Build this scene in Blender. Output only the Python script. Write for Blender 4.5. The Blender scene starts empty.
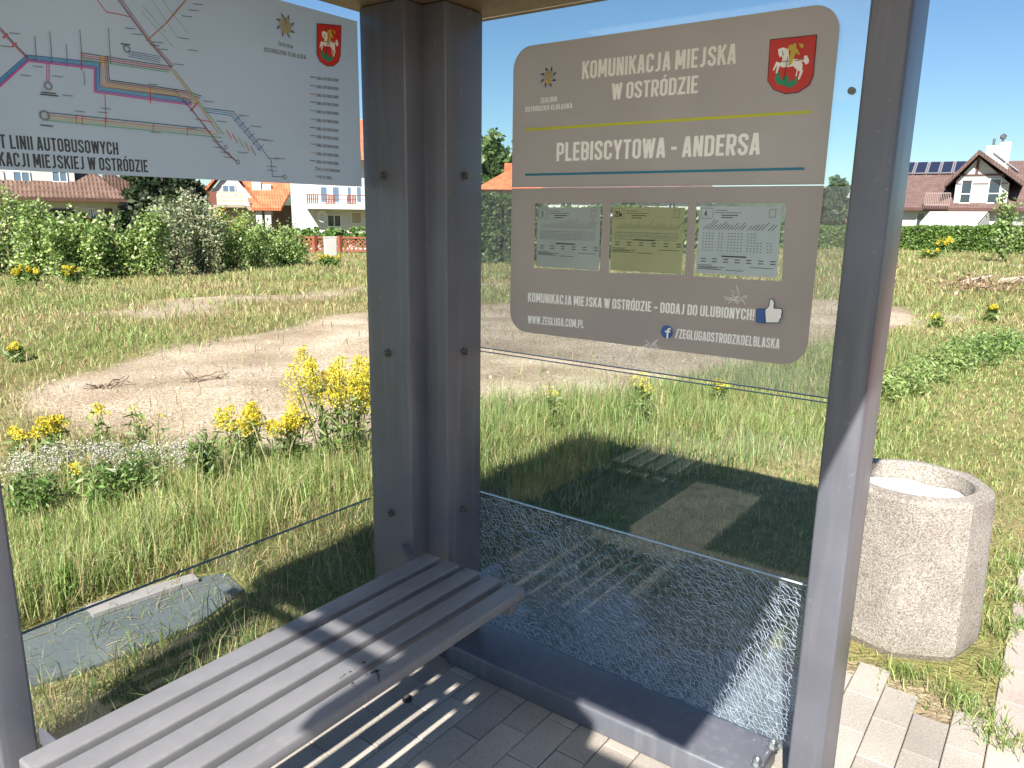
import bpy, bmesh, math, random
import numpy as np
from mathutils import Vector, Matrix
rng = np.random.default_rng(11); random.seed(11)
S = bpy.context.scene; COL = S.collection
R = math.radians

# ------------------------------------------------------------------ camera model (metres, z up; origin = outer corner of the shelter)
CAM = np.array([-1.8895, -1.7763, 1.4723]); YAW, PITCH, ROLL, F = 36.2701, -12.7157, .8238, 757.17
def cam_axes():
    y, p, r = R(YAW), R(PITCH), R(ROLL)
    fw = np.array([math.cos(y)*math.cos(p), math.sin(y)*math.cos(p), math.sin(p)])
    rt = np.array([math.sin(y), -math.cos(y), 0.]); up = np.cross(rt, fw)
    return fw, rt*math.cos(r)+up*math.sin(r), -rt*math.sin(r)+up*math.cos(r)
FW, RT, UP = cam_axes()
def ray(u, v): return FW + RT*(u-512)/F - UP*(v-384)/F
def onp(u, v, axis, val):
    d = ray(u, v); return CAM + d*((val-CAM[axis])/d[axis])

def ss(a, b, x):
    t = np.clip((np.asarray(x, float)-a)/(b-a), 0, 1); return t*t*(3-2*t)
def tz(x, y):
    x = np.asarray(x, float); y = np.asarray(y, float)
    d = np.hypot(x, y); az = np.degrees(np.arctan2(y, x))
    w = ss(12, 38, az)
    slope = -.03*np.clip(d-8, 0, 60)*w
    b = .035*np.sin(1.7*x+.6*y)*np.sin(1.3*y-.4*x) + .012*np.sin(4.1*x+1)*np.sin(3.7*y+.5) + .02*np.sin(.63*x-.9*y+2)
    m = ss(.3, 1.8, np.maximum(np.maximum(x-.7, y-.2), -3.4-x))*ss(-1.7, -1.0, y)
    return -.014 + slope + b*m
def gnd(u, v):
    d = ray(u, v); t = .5
    for i in range(4000):
        P = CAM + d*t
        if P[2] <= float(tz(P[0], P[1])): break
        t *= 1.004
    return P
def at_dist(u, v, D):
    d = ray(u, v); return CAM + d*(D/math.hypot(d[0], d[1]))

# ------------------------------------------------------------------ object helpers
WLOC = {}
def tag(o, label=None, cat=None, group=None, kind=None):
    if label: o['label'] = label
    if cat: o['category'] = cat
    if group: o['group'] = group
    if kind: o['kind'] = kind
    return o
def thing(name, loc, label, cat, group=None, rz=0):
    o = bpy.data.objects.new(name, None); o.empty_display_size = .1; COL.objects.link(o)
    o.location = loc; o.rotation_euler = (0, 0, rz); WLOC[o.name] = np.array(loc, float)
    return tag(o, label, cat, group)
def link(name, me, parent=None, local=False):
    o = bpy.data.objects.new(name, me); COL.objects.link(o)
    if parent is not None:
        o.parent = parent; off = WLOC[parent.name]; WLOC[o.name] = off
        if not local: me.transform(Matrix.Translation(Vector(-off)))
    else: WLOC[o.name] = np.zeros(3)
    return o
class MB:
    def __init__(s): s.bm = bmesh.new()
    def box(s, x0, x1, y0, y1, z0, z1, bev=0, seg=2):
        x0, x1 = sorted((x0, x1)); y0, y1 = sorted((y0, y1)); z0, z1 = sorted((z0, z1))
        b = bmesh.new(); bmesh.ops.create_cube(b, size=1)
        for v in b.verts:
            v.co = Vector((x0+(v.co.x+.5)*(x1-x0), y0+(v.co.y+.5)*(y1-y0), z0+(v.co.z+.5)*(z1-z0)))
        if bev: bmesh.ops.bevel(b, geom=b.edges[:], offset=bev, segments=seg, profile=.5, affect='EDGES')
        return s.add(b)
    def add(s, b, M=None):
        if M is not None: b.transform(M)
        me = bpy.data.meshes.new('t'); b.to_mesh(me); b.free(); s.bm.from_mesh(me); bpy.data.meshes.remove(me); return s
    def cyl(s, p0, p1, r0, r1=None, n=14, cap=True):
        r1 = r0 if r1 is None else r1
        p0, p1 = Vector(p0), Vector(p1); d = p1-p0; b = bmesh.new()
        bmesh.ops.create_cone(b, cap_ends=cap, segments=n, radius1=r0, radius2=max(r1, 1e-4), depth=d.length)
        M = Matrix.Translation((p0+p1)/2) @ d.to_track_quat('Z', 'Y').to_matrix().to_4x4()
        return s.add(b, M)
    def ball(s, c, r, sc=(1, 1, 1), sub=2):
        b = bmesh.new(); bmesh.ops.create_icosphere(b, subdivisions=sub, radius=r)
        return s.add(b, Matrix.Translation(Vector(c)) @ Matrix.Diagonal((*sc, 1)))
    def tube(s, pts, r0, r1, n=6):
        for i in range(len(pts)-1):
            a = i/(len(pts)-1); c = (i+1)/(len(pts)-1)
            s.cyl(pts[i], pts[i+1], r0+(r1-r0)*a, r0+(r1-r0)*c, n)
        return s
    def poly(s, pts):
        vs = [s.bm.verts.new(Vector(p)) for p in pts]; s.bm.faces.new(vs); return s
    def prism(s, pts, d):          # polygon swept along vector d
        d = Vector(d); a = [s.bm.verts.new(Vector(p)) for p in pts]; c = [s.bm.verts.new(Vector(p)+d) for p in pts]
        n = len(pts); s.bm.faces.new(a[::-1]); s.bm.faces.new(c)
        for i in range(n): s.bm.faces.new((a[i], a[(i+1) % n], c[(i+1) % n], c[i]))
        return s
    def solid(s, verts, faces):
        vs = [s.bm.verts.new(Vector(p)) for p in verts]
        for f in faces: s.bm.faces.new([vs[i] for i in f])
        return s
    def build(s, name, m, parent=None, local=False, smooth=False):
        bmesh.ops.recalc_face_normals(s.bm, faces=s.bm.faces[:])
        me = bpy.data.meshes.new(name); s.bm.to_mesh(me); s.bm.free(); me.materials.append(m)
        if smooth:
            me.polygons.foreach_set('use_smooth', [True]*len(me.polygons))
            try: me.set_sharp_from_angle(angle=R(40))
            except Exception: pass
        return link(name, me, parent, local)
def tri_mesh(name, V, T, tint, m, parent=None):
    me = bpy.data.meshes.new(name); V = np.asarray(V, np.float32); T = np.asarray(T, np.int32)
    me.vertices.add(len(V)); me.vertices.foreach_set('co', V.ravel())
    me.loops.add(T.size); me.loops.foreach_set('vertex_index', T.ravel())
    me.polygons.add(len(T)); me.polygons.foreach_set('loop_start', np.arange(0, T.size, 3, dtype=np.int32))
    me.update(calc_edges=True)
    if tint is not None:
        a = me.attributes.new('tint', 'FLOAT_COLOR', 'POINT')
        c = np.ones((len(V), 4), np.float32); c[:, :3] = tint; a.data.foreach_set('color', c.ravel())
    me.materials.append(m)
    return link(name, me, parent)

# ------------------------------------------------------------------ materials
def mk(name):
    m = bpy.data.materials.new(name); m.use_nodes = True; nt = m.node_tree
    return m, nt, nt.nodes, nt.links, nt.nodes['Principled BSDF']
def M(name, col, rough=.6, metal=0, var=0, vs=6, bump=0, bs=40, spec=.5, coat=0, col2=None, det=4):
    m, nt, N, L, P = mk(name)
    P.inputs['Base Color'].default_value = (*col, 1); P.inputs['Roughness'].default_value = rough
    P.inputs['Metallic'].default_value = metal; P.inputs['Specular IOR Level'].default_value = spec
    P.inputs['Coat Weight'].default_value = coat
    tc = N.new('ShaderNodeTexCoord')
    if var or col2:
        no = N.new('ShaderNodeTexNoise'); no.inputs['Scale'].default_value = vs; no.inputs['Detail'].default_value = det
        L.new(tc.outputs['Object'], no.inputs['Vector'])
        r = N.new('ShaderNodeValToRGB'); e = r.color_ramp.elements; e[0].position = .3; e[1].position = .7
        c2 = col2 or tuple(min(1, c*(1+var)) for c in col); c1 = col if col2 else tuple(c*(1-var) for c in col)
        e[0].color = (*c1, 1); e[1].color = (*c2, 1)
        L.new(no.outputs['Fac'], r.inputs[0]); L.new(r.outputs[0], P.inputs['Base Color'])
    if bump:
        nb = N.new('ShaderNodeTexNoise'); nb.inputs['Scale'].default_value = bs; nb.inputs['Detail'].default_value = 5
        L.new(tc.outputs['Object'], nb.inputs['Vector'])
        b = N.new('ShaderNodeBump'); b.inputs['Strength'].default_value = bump; b.inputs['Distance'].default_value = .01
        L.new(nb.outputs['Fac'], b.inputs['Height']); L.new(b.outputs[0], P.inputs['Normal'])
    return m
def leafmat(name, trans=.35, rough=.5):
    m, nt, N, L, P = mk(name); N.remove(P)
    a = N.new('ShaderNodeAttribute'); a.attribute_name = 'tint'
    d = N.new('ShaderNodeBsdfDiffuse'); t = N.new('ShaderNodeBsdfTranslucent'); g = N.new('ShaderNodeBsdfGlossy')
    g.inputs['Roughness'].default_value = rough; g.inputs['Color'].default_value = (1, 1, 1, 1)
    x = N.new('ShaderNodeMixShader'); x.inputs[0].default_value = trans
    y = N.new('ShaderNodeMixShader'); y.inputs[0].default_value = .035
    L.new(a.outputs['Color'], d.inputs['Color']); L.new(a.outputs['Color'], t.inputs['Color'])
    L.new(d.outputs[0], x.inputs[1]); L.new(t.outputs[0], x.inputs[2]); L.new(x.outputs[0], y.inputs[1]); L.new(g.outputs[0], y.inputs[2])
    L.new(y.outputs[0], N['Material Output'].inputs[0]); return m
def film(name, col, tcol, trans=.5, var=.06):
    m, nt, N, L, P = mk(name); N.remove(P); tc = N.new('ShaderNodeTexCoord')
    d = N.new('ShaderNodeBsdfDiffuse'); t = N.new('ShaderNodeBsdfTranslucent'); g = N.new('ShaderNodeBsdfGlossy'); g.inputs['Roughness'].default_value = .25
    no = N.new('ShaderNodeTexNoise'); no.inputs['Scale'].default_value = 4; no.inputs['Detail'].default_value = 7; L.new(tc.outputs['Object'], no.inputs['Vector'])
    for sh_, cc in ((d, col), (t, tcol)):
        r = N.new('ShaderNodeValToRGB'); e = r.color_ramp.elements; e[0].position = .3; e[1].position = .7
        e[0].color = (*[q*(1-var) for q in cc], 1); e[1].color = (*[min(1, q*(1+var)) for q in cc], 1); L.new(no.outputs['Fac'], r.inputs[0]); L.new(r.outputs[0], sh_.inputs['Color'])
    x = N.new('ShaderNodeMixShader'); x.inputs[0].default_value = trans; L.new(d.outputs[0], x.inputs[1]); L.new(t.outputs[0], x.inputs[2])
    y = N.new('ShaderNodeMixShader'); L.new(schlick(N, L), y.inputs[0]); L.new(x.outputs[0], y.inputs[1]); L.new(g.outputs[0], y.inputs[2]); L.new(y.outputs[0], N['Material Output'].inputs[0]); return m
def schlick(N, L, f0=.04):
    w = N.new('ShaderNodeLayerWeight'); w.inputs[0].default_value = .5
    p = N.new('ShaderNodeMath'); p.operation = 'POWER'; p.inputs[1].default_value = 5; L.new(w.outputs['Facing'], p.inputs[0])
    q = N.new('ShaderNodeMath'); q.operation = 'MULTIPLY_ADD'; q.inputs[1].default_value = 1-f0; q.inputs[2].default_value = f0
    L.new(p.outputs[0], q.inputs[0]); return q.outputs[0]
def glass(name, tint=(.95, .975, .965), kind='clear'):
    m, nt, N, L, P = mk(name); N.remove(P)
    tr = N.new('ShaderNodeBsdfTransparent'); tr.inputs[0].default_value = (*tint, 1)
    gl = N.new('ShaderNodeBsdfGlossy'); gl.inputs['Roughness'].default_value = .015; gl.inputs['Color'].default_value = (1, 1, 1, 1)
    mx = N.new('ShaderNodeMixShader'); L.new(schlick(N, L), mx.inputs[0]); L.new(tr.outputs[0], mx.inputs[1]); L.new(gl.outputs[0], mx.inputs[2])
    out = mx.outputs[0]
    tc = N.new('ShaderNodeTexCoord')
    df = N.new('ShaderNodeBsdfDiffuse'); tl = N.new('ShaderNodeBsdfTranslucent')
    dm = N.new('ShaderNodeMixShader'); dm.inputs[0].default_value = .5; L.new(df.outputs[0], dm.inputs[1]); L.new(tl.outputs[0], dm.inputs[2])
    def math(op, a, b):
        q = N.new('ShaderNodeMath'); q.operation = op
        for i, w in enumerate((a, b)):
            if isinstance(w, (int, float)): q.inputs[i].default_value = w
            else: L.new(w, q.inputs[i])
        return q.outputs[0]
    def ramp(src, p0, p1, v0, v1):
        q = N.new('ShaderNodeMapRange'); L.new(src, q.inputs[0])
        for i, w in enumerate((p0, p1, v0, v1)): q.inputs[1+i].default_value = w
        return q.outputs[0]
    def noise(sc, det=3, vec=None):
        q = N.new('ShaderNodeTexNoise'); q.inputs['Scale'].default_value = sc; q.inputs['Detail'].default_value = det
        L.new(vec or tc.outputs['Object'], q.inputs['Vector']); return q
    def voro(sc, vec, feat='DISTANCE_TO_EDGE'):
        q = N.new('ShaderNodeTexVoronoi'); q.feature = feat; q.inputs['Scale'].default_value = sc; L.new(vec, q.inputs['Vector']); return q
    if kind == 'clear':                                  # dust and rain marks
        f = ramp(noise(5, 6).outputs['Fac'],   .5, .85, .002, .018); df.inputs[0].default_value = tl.inputs[0].default_value = (.6, .6, .58, 1)
    else:
        # warp the cells so the cracks wander
        nz = noise(3.2, 2); ma = N.new('ShaderNodeVectorMath'); ma.operation = 'MULTIPLY_ADD'
        ma.inputs[1].default_value = (.11 if kind == 'cracked' else .05,)*3; L.new(nz.outputs['Color'], ma.inputs[0]); L.new(tc.outputs['Object'], ma.inputs[2])
        mp = N.new('ShaderNodeMapping'); mp.inputs['Location'].default_value = (0, .9, .1)
        L.new(ma.outputs[0], mp.inputs['Vector'])
        if kind == 'cracked':
            mp.inputs['Rotation'].default_value = (R(-38), 0, 0); mp.inputs['Scale'].default_value = (1, 1, .42)
            m2_ = N.new('ShaderNodeMapping'); m2_.inputs['Rotation'].default_value = (R(24), 0, 0); m2_.inputs['Scale'].default_value = (1, 1, .38); L.new(ma.outputs[0], m2_.inputs['Vector'])
            v1 = voro(88, mp.outputs[0]); v2 = voro(60, m2_.outputs[0]); c1 = voro(70, mp.outputs[0], 'F1')
            e1 = ramp(v1.outputs['Distance'], .0, .05, 1, 0); e2 = ramp(v2.outputs['Distance'], 0, .032, 1, 0)
            patch = ramp(noise(4.2, 4).outputs['Fac'], .36, .66, .12, .85); patch2 = ramp(noise(2.3, 3).outputs['Fac'], .38, .62, .75, .2)
            e = math('MAXIMUM', math('MULTIPLY', e1, patch), math('MULTIPLY', e2, patch2))
            # the crumbled belt along the lower edge of the pane and small sparkles
            sx = N.new('ShaderNodeSeparateXYZ'); L.new(tc.outputs['Object'], sx.inputs[0])
            low = ramp(sx.outputs['Z'], .08, .24, .45, .0)
            sp = ramp(noise(210, 2).outputs['Fac'], .56, .66, 0, 1)
            e = math('MAXIMUM', e, math('MULTIPLY', sp, math('ADD', low, .10)))
            f = math('MULTIPLY', e, .15); f = math('ADD', f, .004)
            df.inputs[0].default_value = tl.inputs[0].default_value = (.42, .47, .53, 1)
            bstr, mixg = .5, .06
        else:
            v1 = voro(120, ma.outputs[0]); c1 = voro(120, ma.outputs[0], 'F1')
            e = ramp(v1.outputs['Distance'], 0, .16, 1, 0)
            sp = ramp(noise(170, 2).outputs['Fac'], .45, .65, 0, 1)
            f = math('ADD', math('MULTIPLY', math('MAXIMUM', e, sp), .20), .03)
            df.inputs[0].default_value = tl.inputs[0].default_value = (.60, .58, .58, 1)
            bstr, mixg = .4, .07
        # each splinter sits at its own small tilt and glints the sky
        bp = N.new('ShaderNodeBump'); bp.inputs['Strength'].default_value = bstr; bp.inputs['Distance'].default_value = .02
        L.new(c1.outputs['Distance'], bp.inputs['Height'])
        g2 = N.new('ShaderNodeBsdfGlossy'); g2.inputs['Roughness'].default_value = .18; g2.inputs['Color'].default_value = (.8, .88, 1, 1)
        L.new(bp.outputs[0], g2.inputs['Normal'])
        m2 = N.new('ShaderNodeMixShader'); m2.inputs[0].default_value = mixg*.5; L.new(out, m2.inputs[1]); L.new(g2.outputs[0], m2.inputs[2]); out = m2.outputs[0]
    m3 = N.new('ShaderNodeMixShader')
    L.new(f, m3.inputs[0])
    L.new(out, m3.inputs[1]); L.new(dm.outputs[0], m3.inputs[2]); L.new(m3.outputs[0], N['Material Output'].inputs[0])
    return m

def paint_mat(name, col, rough=.32):
    m, nt, N, L, P = mk(name)
    P.inputs['Roughness'].default_value = rough; P.inputs['Specular IOR Level'].default_value = .55
    tc = N.new('ShaderNodeTexCoord')
    n1 = N.new('ShaderNodeTexNoise'); n1.inputs['Scale'].default_value = 4; n1.inputs['Detail'].default_value = 7; L.new(tc.outputs['Object'], n1.inputs['Vector'])
    n2 = N.new('ShaderNodeTexNoise'); n2.inputs['Scale'].default_value = 55; n2.inputs['Detail'].default_value = 4; L.new(tc.outputs['Object'], n2.inputs['Vector'])
    r = N.new('ShaderNodeValToRGB'); e = r.color_ramp.elements
    e[0].position = .35; e[0].color = (*[c*.88 for c in col], 1); e[1].position = .75; e[1].color = (*[c*1.12+.004 for c in col], 1)
    L.new(n1.outputs['Fac'], r.inputs[0])
    r2 = N.new('ShaderNodeValToRGB'); e = r2.color_ramp.elements                       # sparse scuffs and dust specks
    e[0].position = .66; e[0].color = (0, 0, 0, 1); e[1].position = .76; e[1].color = (1, 1, 1, 1); L.new(n2.outputs['Fac'], r2.inputs[0])
    mx = N.new('ShaderNodeMixRGB'); mx.inputs[2].default_value = (.30, .28, .26, 1)
    q = N.new('ShaderNodeMath'); q.operation = 'MULTIPLY'; q.inputs[1].default_value = .35; L.new(r2.outputs[0], q.inputs[0])
    L.new(q.outputs[0], mx.inputs[0]); L.new(r.outputs[0], mx.inputs[1]); L.new(mx.outputs[0], P.inputs['Base Color'])
    mp = N.new('ShaderNodeMapping'); mp.inputs['Scale'].default_value = (34, 34, 1.6); L.new(tc.outputs['Object'], mp.inputs['Vector'])
    n3 = N.new('ShaderNodeTexNoise'); n3.inputs['Scale'].default_value = 1; n3.inputs['Detail'].default_value = 6; L.new(mp.outputs[0], n3.inputs['Vector'])
    r3 = N.new('ShaderNodeMapRange'); r3.inputs[1].default_value = .52; r3.inputs[2].default_value = .78; r3.inputs[4].default_value = .38; L.new(n3.outputs['Fac'], r3.inputs[0])
    m3 = N.new('ShaderNodeMixRGB'); m3.inputs[2].default_value = (.24, .24, .245, 1); L.new(r3.outputs[0], m3.inputs[0]); L.new(mx.outputs[0], m3.inputs[1]); L.new(m3.outputs[0], P.inputs['Base Color'])
    rr = N.new('ShaderNodeMapRange'); rr.inputs[3].default_value = rough-.08; rr.inputs[4].default_value = rough+.14; L.new(n1.outputs['Fac'], rr.inputs[0]); L.new(rr.outputs[0], P.inputs['Roughness'])
    b = N.new('ShaderNodeBump'); b.inputs['Strength'].default_value = .05; b.inputs['Distance'].default_value = .004
    L.new(n2.outputs['Fac'], b.inputs['Height']); L.new(b.outputs[0], P.inputs['Normal'])
    return m

PAINT = paint_mat('slate_paint', (.116, .122, .148))
BENCH = paint_mat('bench_paint', (.180, .180, .192), .42)
STEEL = M('bolt_steel', (.42, .45, .46), .35, .9)
DBOLT = M('dark_bolt', (.16, .155, .15), .4, .7, var=.2, vs=80)
GLASS = glass('pane_glass'); CRACK = glass('cracked_glass', (.80, .87, .92), 'cracked'); CRAZE = glass('crazed_glass', (.90, .92, .92), 'crazed')
WOODC = M('roof_soffit_board', (.14, .095, .05), .6, col2=(.20, .14, .075), vs=9, bump=.2)
ROOFM = film('milky_fill_roof', (.85, .85, .84), (.97, .955, .93), .86)  # translucency added so diffused sun fills the shade under the roof
BLACK = M('black_plastic', (.02, .02, .022), .5)
LEAF = leafmat('leaf', .38); GRASSM = leafmat('grass_blade', .42, .6); PETAL = leafmat('petal', .3, .7)
BARK = M('bark', (.12, .09, .065), .9, var=.35, vs=14, bump=.6, bs=30)

# ------------------------------------------------------------------ the shelter
XA, YA, XB, YB = -.2466, -.1807, -.1691, -.2661
ROOFZ = 2.048
sh = thing('bus_shelter', (-1.2, -.8, 0), 'slate grey steel bus shelter with glass side wall, one lower pane shattered', 'bus shelter')
def post(*a): MB().box(*a, bev=.007, seg=3).build('post', PAINT, sh, smooth=True)
post(XA, XB+.004, YA, 0, 0, ROOFZ); post(XB, -.001, YB, -.003, .0005, ROOFZ-.0005)
post(-.17, -.001, -1.455, -1.376, 0, ROOFZ)
post(-1.432, -1.361, -.18, 0, 0, ROOFZ); post(-2.49, -2.41, -.18, 0, 0, ROOFZ)
beam = MB().box(-.1846, .014, -1.302, -.2675, 0, .0728, bev=.009, seg=3).build('base_beam', PAINT, sh, smooth=True)
for u, v in ((773, 747), (757, 764.5)):
    q = onp(u, v, 2, .0735)
    b = MB().cyl((q[0], q[1], .0732), (q[0], q[1], .078), .017, n=20).cyl((q[0], q[1], .078), (q[0], q[1], .093), .0125, n=6)
    b.ball((q[0], q[1], .093), .0105, (1, 1, .8)).build('bolt', STEEL, beam, smooth=True)
MB().box(-1.36, XA-.001, -.12, -.06, .0, .06, bev=.006).box(-2.409, -1.433, -.12, -.06, .0, .06, bev=.006).build('sill_beam', PAINT, sh, smooth=True)
for u, v in ((381, 175), (385.5, 353.5), (389, 514)):
    q = onp(u, v, 0, XA-.012)
    MB().cyl((XA-.0005, q[1], q[2]), (XA-.006, q[1], q[2]), .013, n=20).cyl((XA-.006, q[1], q[2]), (XA-.02, q[1], q[2]), .0095, .008, n=14).build('bolt', DBOLT, sh, smooth=True)
for u, v in ((467, 176), (467, 352), (465.5, 510)):
    q = onp(u, v, 1, YB-.012)
    MB().cyl((q[0], YB-.0005, q[2]), (q[0], YB-.006, q[2]), .013, n=20).cyl((q[0], YB-.006, q[2]), (q[0], YB-.02, q[2]), .0095, .008, n=14).build('bolt', DBOLT, sh, smooth=True)
def pane(x0, x1, y0, y1, z0, z1, m): return MB().box(x0, x1, y0, y1, z0, z1).build('glass_pane', m, sh)
pane(.0, .008, -1.375, -.02, 1.5478, 2.032, GLASS)
pane(.0, .008, -1.375, -.02, 1.047, 1.5438, CRAZE)
pane(.0, .008, -1.375, -.02, .5530, 1.0325, GLASS)
p4 = pane(.0, .008, -1.375, -.02, .0745, .5487, CRACK); p4['label'] = 'lower pane shattered into a web of white cracks'
pane(-1.36, -.25, .001, .009, .07, .538, GLASS); pane(-2.405, -1.435, .001, .009, .07, .538, GLASS)
def crack_web():
    V, Fc = [], []; dx, dz = .0140, .0098; ny, nz = int(1.36/dx)+3, int(.475/dz)+3; g = np.empty((ny, nz, 2))
    for i in range(ny):
        for j in range(nz):
            y = -1.375+(i-1)*dx+(j % 2)*dx*.5+rng.normal(0, dx*.24); z = .0745+(j-1)*dz+rng.normal(0, dz*.24); fx, fz = y+.35, z-.30
            th = .9*math.exp(-(fx*fx*2+fz*fz*6)); g[i, j] = (y+.10*th*fz+.018*math.sin(9*z+4*y), z-.06*th*fx+.012*math.sin(11*y+1)+.006*math.sin(23*y+7*z))
    dens = lambda y, z: .55+.35*math.sin(5.1*y+2.7*z+1)+.25*math.sin(9.3*y-13*z)+(.3 if z < .18 else 0)
    def seg(p, q):
        if not (-1.372 < p[0] < -.03 and -1.372 < q[0] < -.03 and .076 < p[1] < .5475 and .076 < q[1] < .5475): return
        d = q-p; l = np.linalg.norm(d)
        if l < 1e-4: return
        n_ = np.array([-d[1], d[0]])/l*rng.uniform(.00022, .00060)*(1.6 if rng.random() < .06 else 1); k = len(V); x = -.0006-rng.random()*.0009
        for s_ in (p+n_, q+n_, q-n_, p-n_): V.append((x, s_[0], s_[1]))
        Fc.append((k, k+1, k+2, k+3))
    for i in range(ny-1):
        for j in range(nz-1):
            o = j % 2
            for (i2, j2, pr_) in ((i+1, j, .62), (i+o, j+1, .95), (min(i+1-(1-o), ny-1), j+1, .5), (i+1, j+1, .35)):
                if rng.random() < pr_*min(1, max(.35, dens(*g[i, j])+.25)): seg(g[i, j], g[i2, j2])
    for q in range(1500):                                   # crumbs along the lower edge and splinters everywhere
        y, z = rng.uniform(-1.36, -.03), .078+abs(rng.normal(0, .05)) if q % 2 else rng.uniform(.08, .54); a_ = rng.uniform(0, 3.14); l = rng.uniform(.002, .008); seg(np.array([y, z]), np.array([y+l*math.cos(a_), z+l*math.sin(a_)]))
    me = bpy.data.meshes.new('crack_web'); me.from_pydata(V, [], Fc)
    m, nt, N, L, P = mk('crack_line'); N.remove(P); d = N.new('ShaderNodeBsdfDiffuse'); t = N.new('ShaderNodeBsdfTranslucent'); d.inputs[0].default_value = t.inputs[0].default_value = (.64, .73, .85, 1)
    x = N.new('ShaderNodeMixShader'); x.inputs[0].default_value = .5; L.new(d.outputs[0], x.inputs[1]); L.new(t.outputs[0], x.inputs[2]); L.new(x.outputs[0], N['Material Output'].inputs[0]); me.materials.append(m)
    tag(link('crack_web', me, p4), kind='stuff')
crack_web()
EDGE = M('glass_edge', (.22, .36, .36), .2)
MB().box(-.0005, .0085, -1.374, -.02, .5492, .5502).build('pane_edge', M('bright_glass_edge', (.62, .72, .75), .25), sh)
MB().box(-1.36, -.25, .0005, .0095, .5385, .5405).box(-.0005, .0085, -1.374, -.02, 1.0445, 1.0465).box(-.0005, .0085, -1.374, -.02, 1.033, 1.0345).build('pane_edge', M('dark_glass_edge', (.05, .075, .075), .25), sh)
q = onp(852, 91, 0, -.004)
MB().cyl((-.0005, q[1], q[2]), (-.012, q[1], q[2]), .008, n=14).build('bolt', DBOLT, sh, smooth=True)
# roof: slab with a longer front-left corner, a slot added to let sun onto the floor, and an edge rail along its left end
XL, YF, YK = -2.468, -1.778, -1.18
rf = MB()
def slab(x0, x1, y0, y1): rf.box(x0, x1, y0, y1, ROOFZ+.03, ROOFZ+.09)
slab(XL, .10, YK, .055); slab(-2.30, .10, YF, YK-.0005); slab(-2.80, -2.52, YF, YK-.0005); slab(-3.30, -2.8005, YF, -1.27); slab(-4.9, -3.47, YF, -1.30); slab(-4.9, -4.3, -1.2995, -.75); slab(-2.5195, -2.3005, -1.44, YK-.0005)  # gapped far-left slabs are unseen, added to shade the floor mirrored in the glass
rf.prism([(-2.5195, -1.4405, ROOFZ+.03), (-2.5195, -1.545, ROOFZ+.03), (-2.43, -1.535, ROOFZ+.03), (-2.375, -1.4405, ROOFZ+.03)], (0, 0, .06))
roof = rf.build('roof', ROOFM, sh)
z0, z1 = ROOFZ+.001, ROOFZ+.029
MB().box(XL+.01, .09, -.36, .045, z0, z1).box(-.36, .09, YF+.01, -.361, z0, z1).box(-2.29, -.361, YF+.01, YF+.10, z0, z1).build('soffit', WOODC, roof)
MB().poly([(XL+.01, YK+.001, z0+.012), (-.3615, YK+.001, z0+.012), (-.3615, -.3615, z0+.012), (XL+.01, -.3615, z0+.012)]).poly([(-2.29, YF+.101, z0+.012), (-.3615, YF+.101, z0+.012), (-.3615, YK, z0+.012), (-2.29, YK, z0+.012)]).build('fill_ceiling_panel', film('milky_fill_panel', (.85, .84, .82), (.97, .95, .915), .86, .02), roof)  # unseen milky panel added so filtered sun brightens the floor and bench
MB().box(-2.581, -2.558, YK, .055, ROOFZ+.03, ROOFZ+.07).build('edge_rail', PAINT, roof)
for yy in (-.9, -.3): MB().box(-2.557, XL-.001, yy, yy+.02, ROOFZ+.04, ROOFZ+.06).build('rail_bracket', PAINT, roof)

# ------------------------------------------------------------------ bench
BX0, BX1, BY, BW, BP, BT = -1.437, -.2995, -.2927, .0565, .0790, .030
bn = thing('bench', (-.85, -.47, 0), 'grey slatted bench fixed between the shelter posts, partly in sunlight', 'bench')
for i in range(5):
    y1 = BY-i*BP
    MB().box(BX0, BX1, y1-BW, y1, .45-BT, .45, bev=.006, seg=3).build('slat', BENCH, bn, smooth=True)
for x0, side in ((-.352, 1), (-1.352, -1)):
    MB().box(x0, x0+.036, -.655, -.285, .381, .4195, bev=.004).build('support_tube', PAINT, bn, smooth=True)
MB().prism([(-.352, -.284, .388), (-.318, -.284, .388), (XA-.001, -.170, .388), (XA-.001, -.135, .388)], (0, 0, .026)).build('bracket', PAINT, bn, smooth=True)
MB().box(-1.3605, -1.3535, -.284, -.185, .384, .418).build('bracket', PAINT, bn)
# chipped paint marks on the two front slats
def chips():
    d = MB()
    for (u0, v0, u1, v1, n) in ((330, 686, 364, 662, 26), (372, 672, 379, 670, 10), (378, 668, 379, 681, 12), (346, 683, 356, 685, 10), (363, 676, 373, 671, 6)):
        for i in range(n):
            t = random.random(); q = onp(u0+(u1-u0)*t+random.gauss(0, .5), v0+(v1-v0)*t+random.gauss(0, .8), 2, .4506)
            i5 = (BY-q[1])/BP
            if i5-math.floor(i5) > BW/BP-.06 or i5-math.floor(i5) < .06: continue
            r = random.uniform(.0015, .0045); k = 6; a0 = random.random()*6
            d.poly([(q[0]+r*random.uniform(.5, 1.6)*math.cos(a0+j*6.283/k), q[1]+r*random.uniform(.3, 1)*math.sin(a0+j*6.283/k), .4503) for j in range(k)])
    return d
chips().build('paint_chip', M('bare_dark_patch', (.05, .05, .055), .8), bn)
q = onp(407, 699.5, 2, .004)
cp = thing('bottle_cap', (q[0], q[1], .001), 'small round black cap lying on the paving beside the bench', 'cap')
MB().cyl((q[0], q[1], .0025), (q[0], q[1], .013), .0155, .014, n=24).build('cap_body', BLACK, cp, smooth=True)
MB().cyl((q[0], q[1], .0131), (q[0], q[1], .0145), .009, .008, n=24).build('cap_top', M('worn_black', (.06, .06, .06), .7), cp)

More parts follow.
